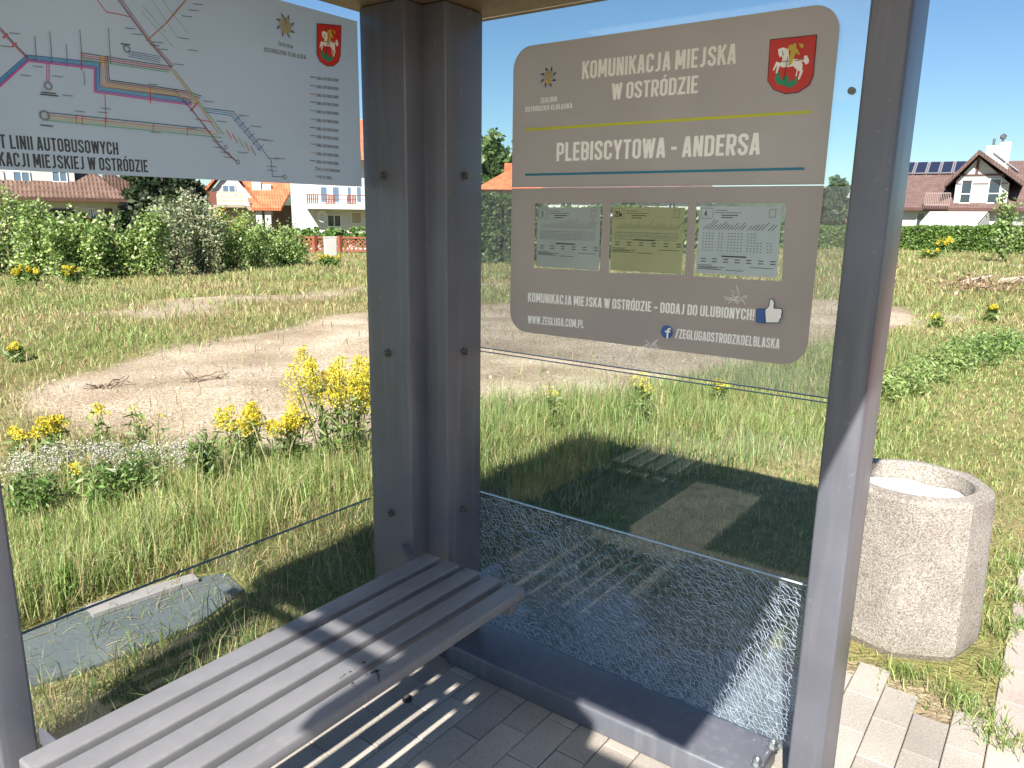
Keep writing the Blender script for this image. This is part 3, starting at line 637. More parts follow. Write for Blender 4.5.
# ------------------------------------------------------------------ ground, paving
DIRT = np.array([(0.40, 4.5), (0.8, 5.35), (1.8, 5.85), (2.9, 6.15), (4.1, 6.5), (5.4, 7.0), (7.5, 6.6), (9.5, 5.2), (12.0, 3.0), (12.9, 1.4), (12.7, .5), (9.8, -.35), (6.9, .6), (3.9, 1.1), (3.15, 1.5), (2.5, 1.95), (1.7, 1.62), (1.0, 1.60), (.68, 1.85), (.66, 2.6), (.50, 3.3), (.36, 3.9)])
PATHS = [([gnd(150, 312), gnd(215, 302), gnd(290, 297), gnd(372, 290), gnd(520, 285)], 1.0), ([gnd(985, 262), gnd(1040, 268), gnd(1100, 262)], .7), ([gnd(300, 256), gnd(380, 262), gnd(520, 254)], .6), ([gnd(945, 318), gnd(975, 312)], .35)]
def poly_sd(x, y, P):
    inside = np.zeros(x.shape, bool); dm = np.full(x.shape, 1e9)
    for i in range(len(P)):
        x0, y0 = P[i]; x1, y1 = P[(i+1) % len(P)]
        c = ((y0 > y) != (y1 > y)) & (x < (x1-x0)*(y-y0)/(y1-y0+1e-12)+x0); inside ^= c
        t = np.clip(((x-x0)*(x1-x0)+(y-y0)*(y1-y0))/((x1-x0)**2+(y1-y0)**2), 0, 1)
        dm = np.minimum(dm, np.hypot(x-x0-t*(x1-x0), y-y0-t*(y1-y0)))
    return np.where(inside, -dm, dm)
def seg_d(x, y, P):
    dm = np.full(x.shape, 1e9)
    for a, b in zip(P[:-1], P[1:]):
        t = np.clip(((x-a[0])*(b[0]-a[0])+(y-a[1])*(b[1]-a[1]))/((b[0]-a[0])**2+(b[1]-a[1])**2), 0, 1)
        dm = np.minimum(dm, np.hypot(x-a[0]-t*(b[0]-a[0]), y-a[1]-t*(b[1]-a[1])))
    return dm
def wob(x, y, s=1.): return np.sin(2.3*s*x+1.1*s*y+.4)*np.sin(1.9*s*y-.8*s*x+1.7)*.6+np.sin(5.1*s*x-2.2*s*y)*np.sin(4.3*s*y+1.2)*.4
def dirtm(x, y):
    d = poly_sd(x, y, DIRT)+.18*wob(x, y)+.07*wob(x, y, 3.1)
    m = 1-ss(-.25, .18, d)
    for P, w in PATHS: m = np.maximum(m, (1-ss(w*.4, w*1.3, seg_d(x, y, P)+.25*wob(x, y, .7)))*.85)
    return m
gx = np.concatenate([-np.geomspace(700, 6.5, 40), np.arange(-6, 16, .13), np.geomspace(16.2, 700, 60)])
gy = np.concatenate([-np.geomspace(700, 4.5, 36), np.arange(-4, 19, .13), np.geomspace(19.2, 700, 60)])
GX, GY = np.meshgrid(gx, gy, indexing='ij')
dm_ = dirtm(GX, GY); under = (GX > -3.4) & (GX < .75) & (GY > -1.8) & (GY < .1); dm_ = np.where(under, .8, dm_)
GZ = tz(GX, GY)+.008*wob(GX, GY, 6)*(np.maximum(GX-.8, GY-.2) > 0)*(np.hypot(GX, GY) < 20)*(GY > -1.5)
n1, n2 = GX.shape; idx = np.arange(n1*n2).reshape(n1, n2)
qd = np.stack([idx[:-1, :-1], idx[1:, :-1], idx[1:, 1:], idx[:-1, 1:]], -1).reshape(-1, 4)
T = np.concatenate([qd[:, [0, 1, 2]], qd[:, [0, 2, 3]]])
def ground_mat():
    m, nt, N, L, P = mk('ground_soil'); P.inputs['Roughness'].default_value = .95; P.inputs['Specular IOR Level'].default_value = .15
    a = N.new('ShaderNodeAttribute'); a.attribute_name = 'tint'; tc = N.new('ShaderNodeTexCoord')
    def noise(sc, det=6):
        q = N.new('ShaderNodeTexNoise'); q.inputs['Scale'].default_value = sc; q.inputs['Detail'].default_value = det; L.new(tc.outputs['Object'], q.inputs['Vector']); return q.outputs['Fac']
    def ramp(src, els):
        r = N.new('ShaderNodeValToRGB'); e = r.color_ramp.elements
        while len(e) < len(els): e.new(.5)
        for k, (p, c) in zip(e, els): k.position = p; k.color = (*c, 1)
        L.new(src, r.inputs[0]); return r.outputs[0]
    d1 = ramp(noise(1.1, 8), [(.3, (.31, .24, .165)), (.5, (.46, .375, .275)), (.68, (.58, .49, .385))])
    d2 = ramp(noise(38, 3), [(.35, (.55, .5, .45)), (.55, (1, 1, 1)), (.72, (1.25, 1.22, 1.18))])
    mu = N.new('ShaderNodeMixRGB'); mu.blend_type = 'MULTIPLY'; mu.inputs[0].default_value = .8; L.new(d1, mu.inputs[1]); L.new(d2, mu.inputs[2])
    g1 = ramp(noise(.55, 9), [(.3, (.15, .17, .055)), (.5, (.24, .225, .095)), (.7, (.34, .28, .15))])
    g2 = ramp(noise(16, 6), [(.3, (.55, .6, .5)), (.7, (1.2, 1.15, 1.1))])
    mg = N.new('ShaderNodeMixRGB'); mg.blend_type = 'MULTIPLY'; mg.inputs[0].default_value = .8; L.new(g1, mg.inputs[1]); L.new(g2, mg.inputs[2])
    mx = N.new('ShaderNodeMixRGB'); L.new(a.outputs['Fac'], mx.inputs[0]); L.new(mg.outputs[0], mx.inputs[1]); L.new(mu.outputs[0], mx.inputs[2]); L.new(mx.outputs[0], P.inputs['Base Color'])
    b = N.new('ShaderNodeBump'); b.inputs['Strength'].default_value = .7; b.inputs['Distance'].default_value = .03
    ad = N.new('ShaderNodeMath'); ad.operation = 'ADD'; L.new(noise(7, 8), ad.inputs[0]); L.new(noise(60, 3), ad.inputs[1]); L.new(ad.outputs[0], b.inputs['Height']); L.new(b.outputs[0], P.inputs['Normal'])
    return m
tag(tri_mesh('ground', np.stack([GX, GY, GZ], -1).reshape(-1, 3), T, np.repeat(dm_.reshape(-1, 1), 3, 1), ground_mat()), kind='structure')

def paver_mat(name, c1, c2, joint=None, scale=None):
    m, nt, N, L, P = mk(name); P.inputs['Roughness'].default_value = .9; P.inputs['Specular IOR Level'].default_value = .2
    tc = N.new('ShaderNodeTexCoord')
    def noise(sc, det=5):
        q = N.new('ShaderNodeTexNoise'); q.inputs['Scale'].default_value = sc; q.inputs['Detail'].default_value = det; L.new(tc.outputs['Object'], q.inputs['Vector']); return q.outputs['Fac']
    gi = N.new('ShaderNodeNewGeometry') 
    r = N.new('ShaderNodeValToRGB'); e = r.color_ramp.elements; e[0].color = (*c1, 1); e[1].color = (*c2, 1); L.new(gi.outputs['Random Per Island'], r.inputs[0])
    r2 = N.new('ShaderNodeValToRGB'); e = r2.color_ramp.elements; e[0].position = .3; e[0].color = (.62, .6, .58, 1); e[1].position = .65; e[1].color = (1.1, 1.08, 1.05, 1)
    s = N.new('ShaderNodeMath'); s.operation = 'MULTIPLY_ADD'; s.inputs[1].default_value = .5; L.new(noise(160, 2), s.inputs[0])
    h = N.new('ShaderNodeMath'); h.operation = 'MULTIPLY'; h.inputs[1].default_value = .5; L.new(noise(4, 7), h.inputs[0]); L.new(h.outputs[0], s.inputs[2]); L.new(s.outputs[0], r2.inputs[0])
    mu = N.new('ShaderNodeMixRGB'); mu.blend_type = 'MULTIPLY'; mu.inputs[0].default_value = .85; L.new(r.outputs[0], mu.inputs[1]); L.new(r2.outputs[0], mu.inputs[2]); col = mu.outputs[0]
    L.new(col, P.inputs['Base Color'])
    b = N.new('ShaderNodeBump'); b.inputs['Strength'].default_value = .35; b.inputs['Distance'].default_value = .004; L.new(noise(140, 3), b.inputs['Height']); L.new(b.outputs[0], P.inputs['Normal'])
    return m
def pavers(name, x0, x1, y0, rows, pitch, length, zt, m, keep=lambda x, y: True, jit=.0012, gap=.0025, x_off=.0):
    V, Fc = [], []
    for r in range(rows):
        ya, yb = y0+r*pitch+gap/2, y0+(r+1)*pitch-gap/2
        o = x_off+(length/2 if r % 2 else 0); i0 = math.floor((x0-o)/length)
        for i in range(i0, math.ceil((x1-o)/length)):
            xa, xb = o+i*length+gap/2, o+(i+1)*length-gap/2
            if not keep((xa+xb)/2, (ya+yb)/2): continue
            n = len(V); z = zt+rng.uniform(-jit, jit); tx, ty = rng.uniform(-.0012, .0012, 2); c = .0022
            for (px, py, dz) in ((xa, ya, -.05), (xb, ya, -.05), (xb, yb, -.05), (xa, yb, -.05), (xa, ya, -c), (xb, ya, -c), (xb, yb, -c), (xa, yb, -c), (xa+c, ya+c, 0), (xb-c, ya+c, 0), (xb-c, yb-c, 0), (xa+c, yb-c, 0)):
                V.append((px, py, z+dz+tx*(1 if px > (xa+xb)/2 else -1)+ty*(1 if py > (ya+yb)/2 else -1)))
            for a in (0, 4):
                for j in range(4): Fc.append((n+a+j, n+a+(j+1) % 4, n+a+4+(j+1) % 4, n+a+4+j))
            Fc.append((n+8, n+9, n+10, n+11))
    me = bpy.data.meshes.new(name); me.from_pydata(V, [], Fc); me.materials.append(m); return tag(link(name, me), kind='structure')
def keepf(x, y):
    if y > .0: return False
    lim = .5 if y < -1.45 else (.62 if y < -1.25 else .42+.12*math.sin(y*9))
    return x < lim
PAV = paver_mat('concrete_paver', (.34, .315, .285), (.46, .43, .39))
pavers('pavement', -3.2, .75, -1.765, 18, .0977, .2, .0, PAV, keepf, x_off=.19)
SIDE = paver_mat('pale_pink_paver', (.44, .375, .345), (.52, .455, .425))
pavers('sidewalk', -8, 14, -3.43, 16, .1040, .21, -.002, SIDE)
RED = paver_mat('red_paver', (.30, .10, .075), (.38, .14, .10))
pavers('cycle_path', -8, 16, -5.6, 10, .21, .42, -.004, RED)
far = MB(); far.box(14.2, 120, -5.6, -3.6, -.2, -.006); tag(far.build('far_cycle_path', RED), kind='structure')
far = MB(); far.box(14.2, 120, -3.43, -1.78, -.2, -.008); tag(far.build('far_sidewalk', SIDE), kind='structure')
ROADM = M('asphalt', (.05, .05, .052), .9, var=.25, vs=3, bump=.5, bs=180)
tag(MB().box(-60, 160, -13, -5.95, -.3, -.09).build('road', ROADM), kind='structure')
tag(MB().box(-60, 160, -5.80, -5.62, -.2, -.006, bev=.01).build('kerb', M('kerb_concrete', (.40, .39, .37), .9, var=.15, vs=8)), kind='structure')
tag(MB().box(-3.2, .5, .013, .06, -.1, .002).build('edging_strip', PAV), kind='structure')

# ------------------------------------------------------------------ exposed-aggregate litter bin
def bin_mat():
    m, nt, N, L, P = mk('exposed_aggregate'); P.inputs['Roughness'].default_value = .9
    tc = N.new('ShaderNodeTexCoord'); v = N.new('ShaderNodeTexVoronoi'); v.inputs['Scale'].default_value = 235; L.new(tc.outputs['Object'], v.inputs['Vector'])
    r = N.new('ShaderNodeValToRGB'); e = r.color_ramp.elements
    for p, c in ((.2, (.25, .23, .20)), (.45, (.37, .335, .295)), (.62, (.29, .25, .21)), (.85, (.46, .43, .39))): 
        k = e.new(p); k.color = (*c, 1)
    e[0].color = (.16, .14, .125, 1); e[-1].color = (.26, .25, .24, 1)
    sp = N.new('ShaderNodeSeparateColor'); L.new(v.outputs['Color'], sp.inputs[0]); L.new(sp.outputs[0], r.inputs[0])
    no = N.new('ShaderNodeTexNoise'); no.inputs['Scale'].default_value = 5; no.inputs['Detail'].default_value = 6; L.new(tc.outputs['Object'], no.inputs['Vector'])
    r2 = N.new('ShaderNodeValToRGB'); e = r2.color_ramp.elements; e[0].position = .3; e[0].color = (.74, .72, .7, 1); e[1].position = .65; e[1].color = (1, 1, 1, 1); L.new(no.outputs['Fac'], r2.inputs[0])
    mu = N.new('ShaderNodeMixRGB'); mu.blend_type = 'MULTIPLY'; mu.inputs[0].default_value = 1; L.new(r.outputs[0], mu.inputs[1]); L.new(r2.outputs[0], mu.inputs[2]); L.new(mu.outputs[0], P.inputs['Base Color'])
    b = N.new('ShaderNodeBump'); b.inputs['Strength'].default_value = .6; b.inputs['Distance'].default_value = .003; b.invert = True; L.new(v.outputs['Distance'], b.inputs['Height']); L.new(b.outputs[0], P.inputs['Normal'])
    return m
BC = np.array([1.05, -1.42]); lb = thing('litter_bin', (*BC, 0), 'faceted exposed aggregate concrete litter bin with a white liner, standing beside the paving', 'litter bin')
def ringp(r, z, hexa=True, n=48):
    P = []
    for i in range(n):
        a = 2*math.pi*i/n
        if hexa:                               # vertices at 30, 90, ... degrees, corners slightly blunted
            d = (a-R(186)) % R(45)-R(22.5); rr = r*math.cos(R(22.5))/math.cos(d); rr = .85*min(rr, r*.99)+.15*r*.968
        else: rr = r
        P.append((BC[0]+rr*math.cos(a), BC[1]+rr*math.sin(a), z))
    return P
rings = [ringp(.25, -.02), ringp(.268, .012), ringp(.27, .04), ringp(.253, .545), ringp(.246, .562), ringp(.197, .568, False), ringp(.187, .561, False), ringp(.181, .30, False)]
V = [p for r_ in rings for p in r_]; Fc = []
for k_ in range(len(rings)-1):
    for i in range(48): j = (i+1) % 48; Fc.append((k_*48+i, k_*48+j, (k_+1)*48+j, (k_+1)*48+i))
Fc.append(tuple(range(47, -1, -1))); Fc.append(tuple((len(rings)-1)*48+i for i in range(48)))
MB().solid(V, Fc).build('bin_body', bin_mat(), lb)
lin = MB(); V = []; Fc = []
for j, (rr, zz) in enumerate(((.0, .462), (.07, .468), (.13, .473), (.165, .470), (.176, .482), (.1795, .500))):
    for i in range(40):
        a = 2*math.pi*i/40; V.append((BC[0]+rr*math.cos(a), BC[1]+rr*math.sin(a), zz+(.006*math.sin(3*a+j)+.004*math.sin(7*a))*(j > 0)*(rr < .19)))
for j in range(5):
    for i in range(40): k_ = (i+1) % 40; Fc.append((j*40+i, j*40+k_, (j+1)*40+k_, (j+1)*40+i))
lin.solid(V, Fc).build('bin_liner', M('white_plastic', (.80, .80, .79), .5), lb, smooth=True)

# ------------------------------------------------------------------ grass
def tintmix(n, cols, w, jit=.18):
    c = np.array(cols)[rng.choice(len(cols), n, p=np.array(w)/sum(w))]
    return c*(1+rng.normal(0, jit, (n, 1))).clip(.5, 1.6)*(1+rng.normal(0, .05, (n, 3)))
def blades(name, x, y, h, w, tint, lean=.35, z=None):
    n = len(x); z = tz(x, y)-.004 if z is None else z
    a = rng.uniform(0, 6.283, n); la = rng.uniform(0, 6.283, n); ln = np.abs(rng.normal(0, lean, n))*h
    bx, by = np.cos(a)*w/2, np.sin(a)*w/2; lx, ly = np.cos(la)*ln, np.sin(la)*ln
    V = np.empty((n, 5, 3))
    V[:, 0] = np.stack([x-bx, y-by, z], 1); V[:, 1] = np.stack([x+bx, y+by, z], 1)
    mx, my, mz = x+lx*.35, y+ly*.35, z+h*.58
    V[:, 2] = np.stack([mx-bx*.75, my-by*.75, mz], 1); V[:, 3] = np.stack([mx+bx*.75, my+by*.75, mz], 1)
    V[:, 4] = np.stack([x+lx, y+ly, z+np.maximum(h*1.0-ln*.35, h*.35)], 1)
    b = (np.arange(n)*5)[:, None]
    T = np.concatenate([b+[0, 1, 3], b+[0, 3, 2], b+[2, 3, 4]])
    return tag(tri_mesh(name, V.reshape(-1, 3), T, np.repeat(tint, 5, 0), GRASSM), kind='stuff')
GREEN, PALE, STRAW, OLIVE, DRY, DEEP = (.17, .27, .055), (.40, .50, .18), (.60, .52, .27), (.27, .27, .09), (.40, .31, .16), (.085, .165, .035)
def clear(x, y, pad=0):           # true where grass may grow
    ok = ~((x > -3.4) & (x < .05) & (y < .075) & (y > -2))
    lim = np.where(y < -1.45, .50, np.where(y < -1.25, .64, .46))+.06*wob(x, y, 5)
    ok &= ~((x < lim) & (y < .0)); ok &= ~(y < -1.79+.03*wob(x, y, 6)-.06*(x > 3))
    ok &= np.hypot(x-BC[0], y-BC[1]) > .265
    return ok
SLABP = np.array([gnd(u, v)[:2] for u, v in ((28, 634), (90, 608), (165, 584), (226, 576), (243, 592), (205, 622), (140, 652), (78, 676), (30, 690), (-20, 700), (-20, 650))])
def rect_pts(n, x0, x1, y0, y1):
    x = rng.uniform(x0, x1, n); y = rng.uniform(y0, y1, n); return x, y
def keep(x, y, prob):
    k = (rng.random(len(x)) < prob) & clear(x, y); return x[k], y[k]
# 1 short worn turf close behind the back wall and beside the side wall
x, y = rect_pts(120000, -2.2, 2.2, .07, 1.15); p_ = .75*(.5+.5*wob(x, y, 2.2)).clip(.15, 1)*np.where(poly_sd(x, y, SLABP) < .03, .06, 1)*(1-dirtm(x, y)); x, y = keep(x, y, p_)
g_ = (.5+.5*wob(x, y, 1.7)); blades('short_turf', x, y, rng.uniform(.02, .085, len(x))*(1+1.5*(rng.random(len(x)) < .10)), rng.uniform(.0024, .0044, len(x)), np.where((rng.random(len(x)) < .35+.4*g_)[:, None], tintmix(len(x), [GREEN, OLIVE, DEEP], [5, 3, 2]), tintmix(len(x), [STRAW, DRY], [2, 3])), .7)
# dry clippings lying on the slab and the turf
x, y = rect_pts(4200, -1.9, 1.2, .15, 1.3); p_ = np.where(poly_sd(x, y, SLABP) < .05, 1.0, .5); k_ = (rng.random(len(x)) < p_*(.5+.5*wob(x, y, 4)).clip(0, 1)); x, y = x[k_], y[k_]
blades('dry_clippings', x, y, rng.uniform(.004, .012, len(x)), rng.uniform(.003, .005, len(x)), tintmix(len(x), [STRAW, DRY], [2, 3]), 9., z=tz(x, y)+.016)
# 2 tall pale grass behind the back wall
x, y = rect_pts(60000, -2.4, 2.2, .95, 2.7)
den = ss(.92, 1.25, y-.12*wob(x, y, 2)-.22*ss(.0, 1.2, x)*0)*(.45+.55*(.5+.5*wob(x, y, 1.6)))*(1-dirtm(x, y))*ss(2.75, 2.2, y); x, y = keep(x, y, den*np.where(poly_sd(x, y, SLABP) < .02, 0, 1))
hh = rng.uniform(.16, .40, len(x))*(.8+.35*wob(x, y, 1.1))*np.where(y > 1.45, .6, 1)*np.where(y > 1.9, .6, 1)*np.where(x > .4, .7, 1)
blades('tall_grass', x, y, hh, rng.uniform(.0022, .0052, len(x)), tintmix(len(x), [PALE, GREEN, STRAW, OLIVE, DRY], [6, 4, 2.4, 1.2, .5]), .45)
x, y = rect_pts(420, -2.2, 2.0, 1.0, 2.5); x, y = keep(x, y, np.full(len(x), .8)*(1-dirtm(x, y)))
blades('seed_stalks', x, y, rng.uniform(.34, .58, len(x)), rng.uniform(.0022, .0036, len(x)), tintmix(len(x), [STRAW, (.62, .56, .34), PALE], [3, 2, 1]), .30)
# 3 verge grass outside the side wall
x, y = rect_pts(70000, .9, 8.5, -1.1, 2.2)
s_ = x*.93+y*.37                    # distance out along the sun's shadow
den = ss(1.6, 2.3, x+1.2*y)*(.35+.65*(.5+.5*wob(x, y, 1.3)))*(1-dirtm(x, y)*.96)*np.where(x > 4.2, .8, 1); x, y = keep(x, y, den)
hh = rng.uniform(.08, .26, len(x))*np.where(y < -.55, .55, 1)*(.85+.4*wob(x, y, .9))
blades('verge_grass', x, y, hh, rng.uniform(.003, .006, len(x)), tintmix(len(x), [GREEN, PALE, OLIVE, STRAW, DEEP], [5, 5, 1.5, 2.4, 1]), .5)
# 4 mown lawn on the right, by the bin
x, y = rect_pts(190000, .45, 14, -1.85, .1); d_ = np.hypot(x+1.9, y+1.8); den = np.clip(3.2/d_, 0, 1)**1.1*(.55+.45*wob(x, y, 1.9))*(1-.75*np.exp(-((x-.85)**2+(y+1.75)**2)/.07))*(1-.6*np.exp(-((x-.72)**2+(y+1.5)**2)/.05)); den = np.where((x < 2.4) & (y > -.9), den*.8, den); x, y = keep(x, y, den)
d_ = np.hypot(x+1.9, y+1.8); blades('mown_lawn', x, y, rng.uniform(.018, .055, len(x)), rng.uniform(.003, .005, len(x))*np.clip(d_/4, 1, 3), tintmix(len(x), [GREEN, PALE, OLIVE, STRAW, DRY], [4.5, 5, 1.5, 2.2, 1.0]), .8)
# 5 small clumps at the paving edge
cx = [(.70, -1.52), (.66, -1.66), (.90, -1.74), (.60, -1.72), (1.30, -1.79), (1.55, -1.79), (.52, -1.80), (.78, -1.47), (.86, -1.56), (1.2, -1.72), (1.9, -1.76)]
X, Y, H_ = [], [], []
for (a, b) in cx:
    n = 130; X.append(a+rng.normal(0, .035, n)); Y.append(b+rng.normal(0, .03, n)); H_.append(rng.uniform(.02, .075, n))
x, y, hh = map(np.concatenate, (X, Y, H_)); k_ = np.hypot(x-BC[0], y-BC[1]) > .33; x, y, hh = x[k_], y[k_], hh[k_]
blades('edge_tufts', x, y, hh, rng.uniform(.0025, .004, len(x)), tintmix(len(x), [GREEN, PALE, STRAW], [5, 4, 1.5]), .8, z=np.full(len(x), -.004))
# 6 dry meadow, density falling with distance from the shelter
n = 330000; az = np.radians(rng.uniform(-8, 84, n)); d = 4.2*np.exp(rng.random(n)*math.log(52/4.2)); x = CAM[0]+d*np.cos(az); y = CAM[1]+d*np.sin(az)
den = (1-dirtm(x, y)*.97)*(.42+.58*(.5+.5*wob(x, y, .55)))*ss(.0, .6, np.maximum(y-2.5+.15*wob(x, y, 2), x-3.5))*np.where((y < -.7) & (x < 11), 0, 1); den *= np.where(y < -1.75, 0, 1); k_ = rng.random(n) < den; x, y, d = x[k_], y[k_], d[k_]
f_ = (.5+.55*wob(x, y, .33)+.25*wob(x, y, .9)).clip(0, 1); gsel = rng.random(len(x)) < (.12+.80*f_)
tt = np.where(gsel[:, None], tintmix(len(x), [GREEN, PALE, OLIVE], [2.5, 4, 3.5]), tintmix(len(x), [STRAW, DRY, (.33, .21, .11)], [3, 3, 1.6]))
blades('dry_meadow', x, y, rng.uniform(.05, .17, len(x))*(.7+.6*f_)*np.clip(d/12, .8, 1.3), rng.uniform(.0032, .0058, len(x))*np.clip(d/5, .9, 6), tt, .95)

# ------------------------------------------------------------------ leaves, shrubs, flowers, trees
def leaves(P, size, tint, elong=1.7, up=.4):
    n = len(P); D = rng.normal(size=(n, 3)); D /= np.linalg.norm(D, axis=1)[:, None]
    Nn = rng.normal(size=(n, 3)); Nn[:, 2] += up; Nn -= (Nn*D).sum(1)[:, None]*D; Nn /= np.linalg.norm(Nn, axis=1)[:, None]+1e-9
    Bn = np.cross(Nn, D); s = (size*rng.uniform(.6, 1.35, n))[:, None]
    V = np.stack([P-D*s*elong/2, P+Bn*s/2+Nn*s*.12, P+D*s*elong/2, P-Bn*s/2+Nn*s*.12], 1); b = (np.arange(n)*4)[:, None]
    return V.reshape(-1, 3), np.concatenate([b+[0, 1, 2], b+[0, 2, 3]]), np.repeat(tint, 4, 0)
def clumpcloud(center, rad, nclump, per, csize, flat=.0, shell=.55):
    c = rng.normal(size=(nclump, 3)); c /= np.linalg.norm(c, axis=1)[:, None]; c *= (shell+(1-shell)*rng.random((nclump, 1))**.7)
    c = c*np.array(rad)+np.array(center)
    return np.repeat(c, per, 0)+rng.normal(size=(nclump*per, 3))*csize*np.array([1, 1, .8]), np.repeat(rng.normal(0, .16, nclump), per)
def foliage(parent, P, jit, size, cols, w, name='foliage', elong=1.7):
    t = tintmix(len(P), cols, w, .14)*(1+jit)[:, None].clip(.6, 1.5); V, T, t = leaves(P, np.full(len(P), size), t, elong); return tri_mesh(name, V, T, t.clip(.005, .9), LEAF, parent)
def shrub(name, label, cat, base, h, rad, cols, w, n=26, per=46, leaf=.075, group=None, stems=7, elong=1.7, lo=.12, plume=None):
    b = np.array([base[0], base[1], float(tz(base[0], base[1]))]); t = thing(name, tuple(b), label, cat, group)
    Ps, J, mb = [], [], MB()
    for i in range(stems):
        a = random.uniform(0, 6.28); rr = rad*random.uniform(.15, 1.0); hh = h*random.uniform(.62, 1.04)*(1-.25*(rr/rad)**2)
        tip = b+np.array([rr*math.cos(a), rr*math.sin(a), hh]); mid = b+np.array([rr*.45*math.cos(a), rr*.45*math.sin(a), hh*.5])
        root = b+np.array([rr*.2*math.cos(a), rr*.2*math.sin(a), -.03]); mb.tube([root, mid, tip], .012*h, .003*h, 5)
        m = int(n*per/stems); u = rng.random(m)**.75; u = lo+(1-lo)*u; q = np.where(u[:, None] < .5, root+(mid-root)*(u[:, None]*2), mid+(tip-mid)*(u[:, None]*2-1))
        nc = max(4, m//12); cid = rng.integers(0, nc, m); co = rng.normal(size=(nc, 3))*rad*.22; cj = rng.normal(0, .2, nc)
        sp = (rad*.20*(1.15-u*.6))[:, None]; Ps.append(q+rng.normal(size=(m, 3))*sp+co[cid]*.8*(1-u*.5)[:, None]); J.append(cj[cid])
    P = np.concatenate(Ps); j = np.concatenate(J); k_ = P[:, 2] > b[2]+.01; foliage(t, P[k_], j[k_], leaf, cols, w, elong=elong); mb.build('stem', BARK, t)
    if plume:
        m = 260; k_ = rng.integers(0, len(P), m); hi = P[np.argsort(P[:, 2])[-len(P)//4:]]; q = hi[rng.integers(0, len(hi), m)]+rng.normal(size=(m, 3))*.05
        V, T, tt = leaves(q, np.full(m, leaf*.8), tintmix(m, [plume], [1])); tri_mesh('blossom', V, T, tt, PETAL, t)
    return t
def goldenrod(u, v, hpx, spread_px, n, label, yel=1., dens=1.):
    """u, v: foot in the photo; hpx/spread_px: size there, turned into metres at that distance"""
    g = gnd(u, v); D = np.linalg.norm(g-CAM); mpp = D/F; h = hpx*mpp; sp = spread_px*mpp/2
    t = thing('goldenrod', tuple(g), label, 'wildflower', 'goldenrod plants in the wasteland'); fo = []; fl = []; mb = MB(); fj = []
    for i in range(n):
        a = random.uniform(0, 6.28); rr = sp*math.sqrt(random.random()); hh = h*random.uniform(.68, 1); tip = g+np.array([rr*math.cos(a), rr*math.sin(a), hh]); root = g+np.array([rr*.4*math.cos(a), rr*.4*math.sin(a), -.02])
        mid = (root+tip)/2+np.array([0, 0, hh*.06]); mb.tube([root, mid, tip], .004, .002, 4)
        m = int(26*dens); s_ = rng.random(m)*.8+.05; fo.append(root+(tip-root)*s_[:, None]+rng.normal(size=(m, 3))*np.array([.03, .03, .01])*max(1, h))
        m = int(190*yel*dens); s_ = rng.random(m); L_ = hh*random.uniform(.2, .34); wv = .085*max(.6, h*1.2)*(1.15-s_*.85)
        aa = rng.uniform(0, 6.283, m); br = wv*np.sqrt(rng.random(m)); fl.append(tip+np.stack([br*np.cos(aa), br*np.sin(aa), -L_*(1-s_)+.5*br], 1))
    P = np.concatenate(fo); foliage(t, P, np.zeros(len(P)), .011*max(1, D/4), [(.18, .27, .07), (.26, .33, .10), DEEP], [4, 3, 2], elong=5)
    Q = np.concatenate(fl); V, T, tt = leaves(Q, np.full(len(Q), .0085*max(1, D/4.6)), tintmix(len(Q), [(.76, .62, .03), (.68, .58, .06), (.50, .48, .10)], [5, 3, 1.5], .12), 1.5); tri_mesh('flower', V, T, tt.clip(0, .9), PETAL, t)
    mb.build('stem', M('weed_stem', (.14, .15, .05), .8), t); return t
goldenrod(344, 468, 116, 100, 34, 'tallest goldenrod clump with many yellow plumes close against the corner post', 1.2)
goldenrod(247, 468, 62, 46, 13, 'bushy goldenrod at the dirt edge, left of the other mid-sized clump')
goldenrod(292, 466, 62, 40, 12, 'mid-sized goldenrod standing between the tallest clump and its bushy neighbour')
goldenrod(53, 462, 42, 20, 6, 'dense yellow goldenrod head above the white fluffy weeds by the left post', 1.3)
goldenrod(21, 466, 40, 9, 2, 'thin single goldenrod stem, leftmost of all beside the left post')
goldenrod(103, 455, 48, 8, 2, 'slim pale goldenrod stem with a small head at the left rim of the bare soil', .5)
goldenrod(150, 462, 62, 26, 4, 'faded brownish goldenrod stalks in front of the bare soil', .12)
goldenrod(75, 500, 42, 8, 2, 'short goldenrod with a small greenish head among the tall grass', .4)
goldenrod(16, 362, 16, 14, 4, 'small yellow goldenrod in the open meadow far behind the left post')
goldenrod(32, 286, 17, 34, 9, 'low wide goldenrod drift at the foot of the leafy thicket', .8)
goldenrod(75, 284, 16, 24, 6, 'bright goldenrod patch at the foot of the thicket, right of the wide drift')
goldenrod(328, 268, 13, 26, 9, 'round goldenrod patch just beside the pale utility box')
goldenrod(944, 254, 15, 15, 9, 'compact yellow goldenrod bush against the clipped hedge by the white gable house')
goldenrod(958, 252, 9, 8, 4, 'tiny yellow goldenrod tuft next to the compact bush by the hedge')
goldenrod(928, 258, 8, 18, 6, 'faint yellowish goldenrod tuft at the hedge foot near the front post', .5)
goldenrod(552, 436, 66, 14, 3, 'tall unflowered goldenrod stalks seen through the glass left of the roof shadow', .12)
goldenrod(640, 425, 62, 20, 4, 'goldenrod stalks with a few yellow buds seen through the glass under the board', .25)
goldenrod(720, 402, 24, 14, 3, 'short yellowing goldenrod seen through the glass near the pane joint', .5)
goldenrod(938, 330, 14, 10, 3, 'small yellow goldenrod on the right rim of the bare soil', .8)
goldenrod(988, 322, 16, 12, 3, 'yellow goldenrod beside the heap of branches', .7)
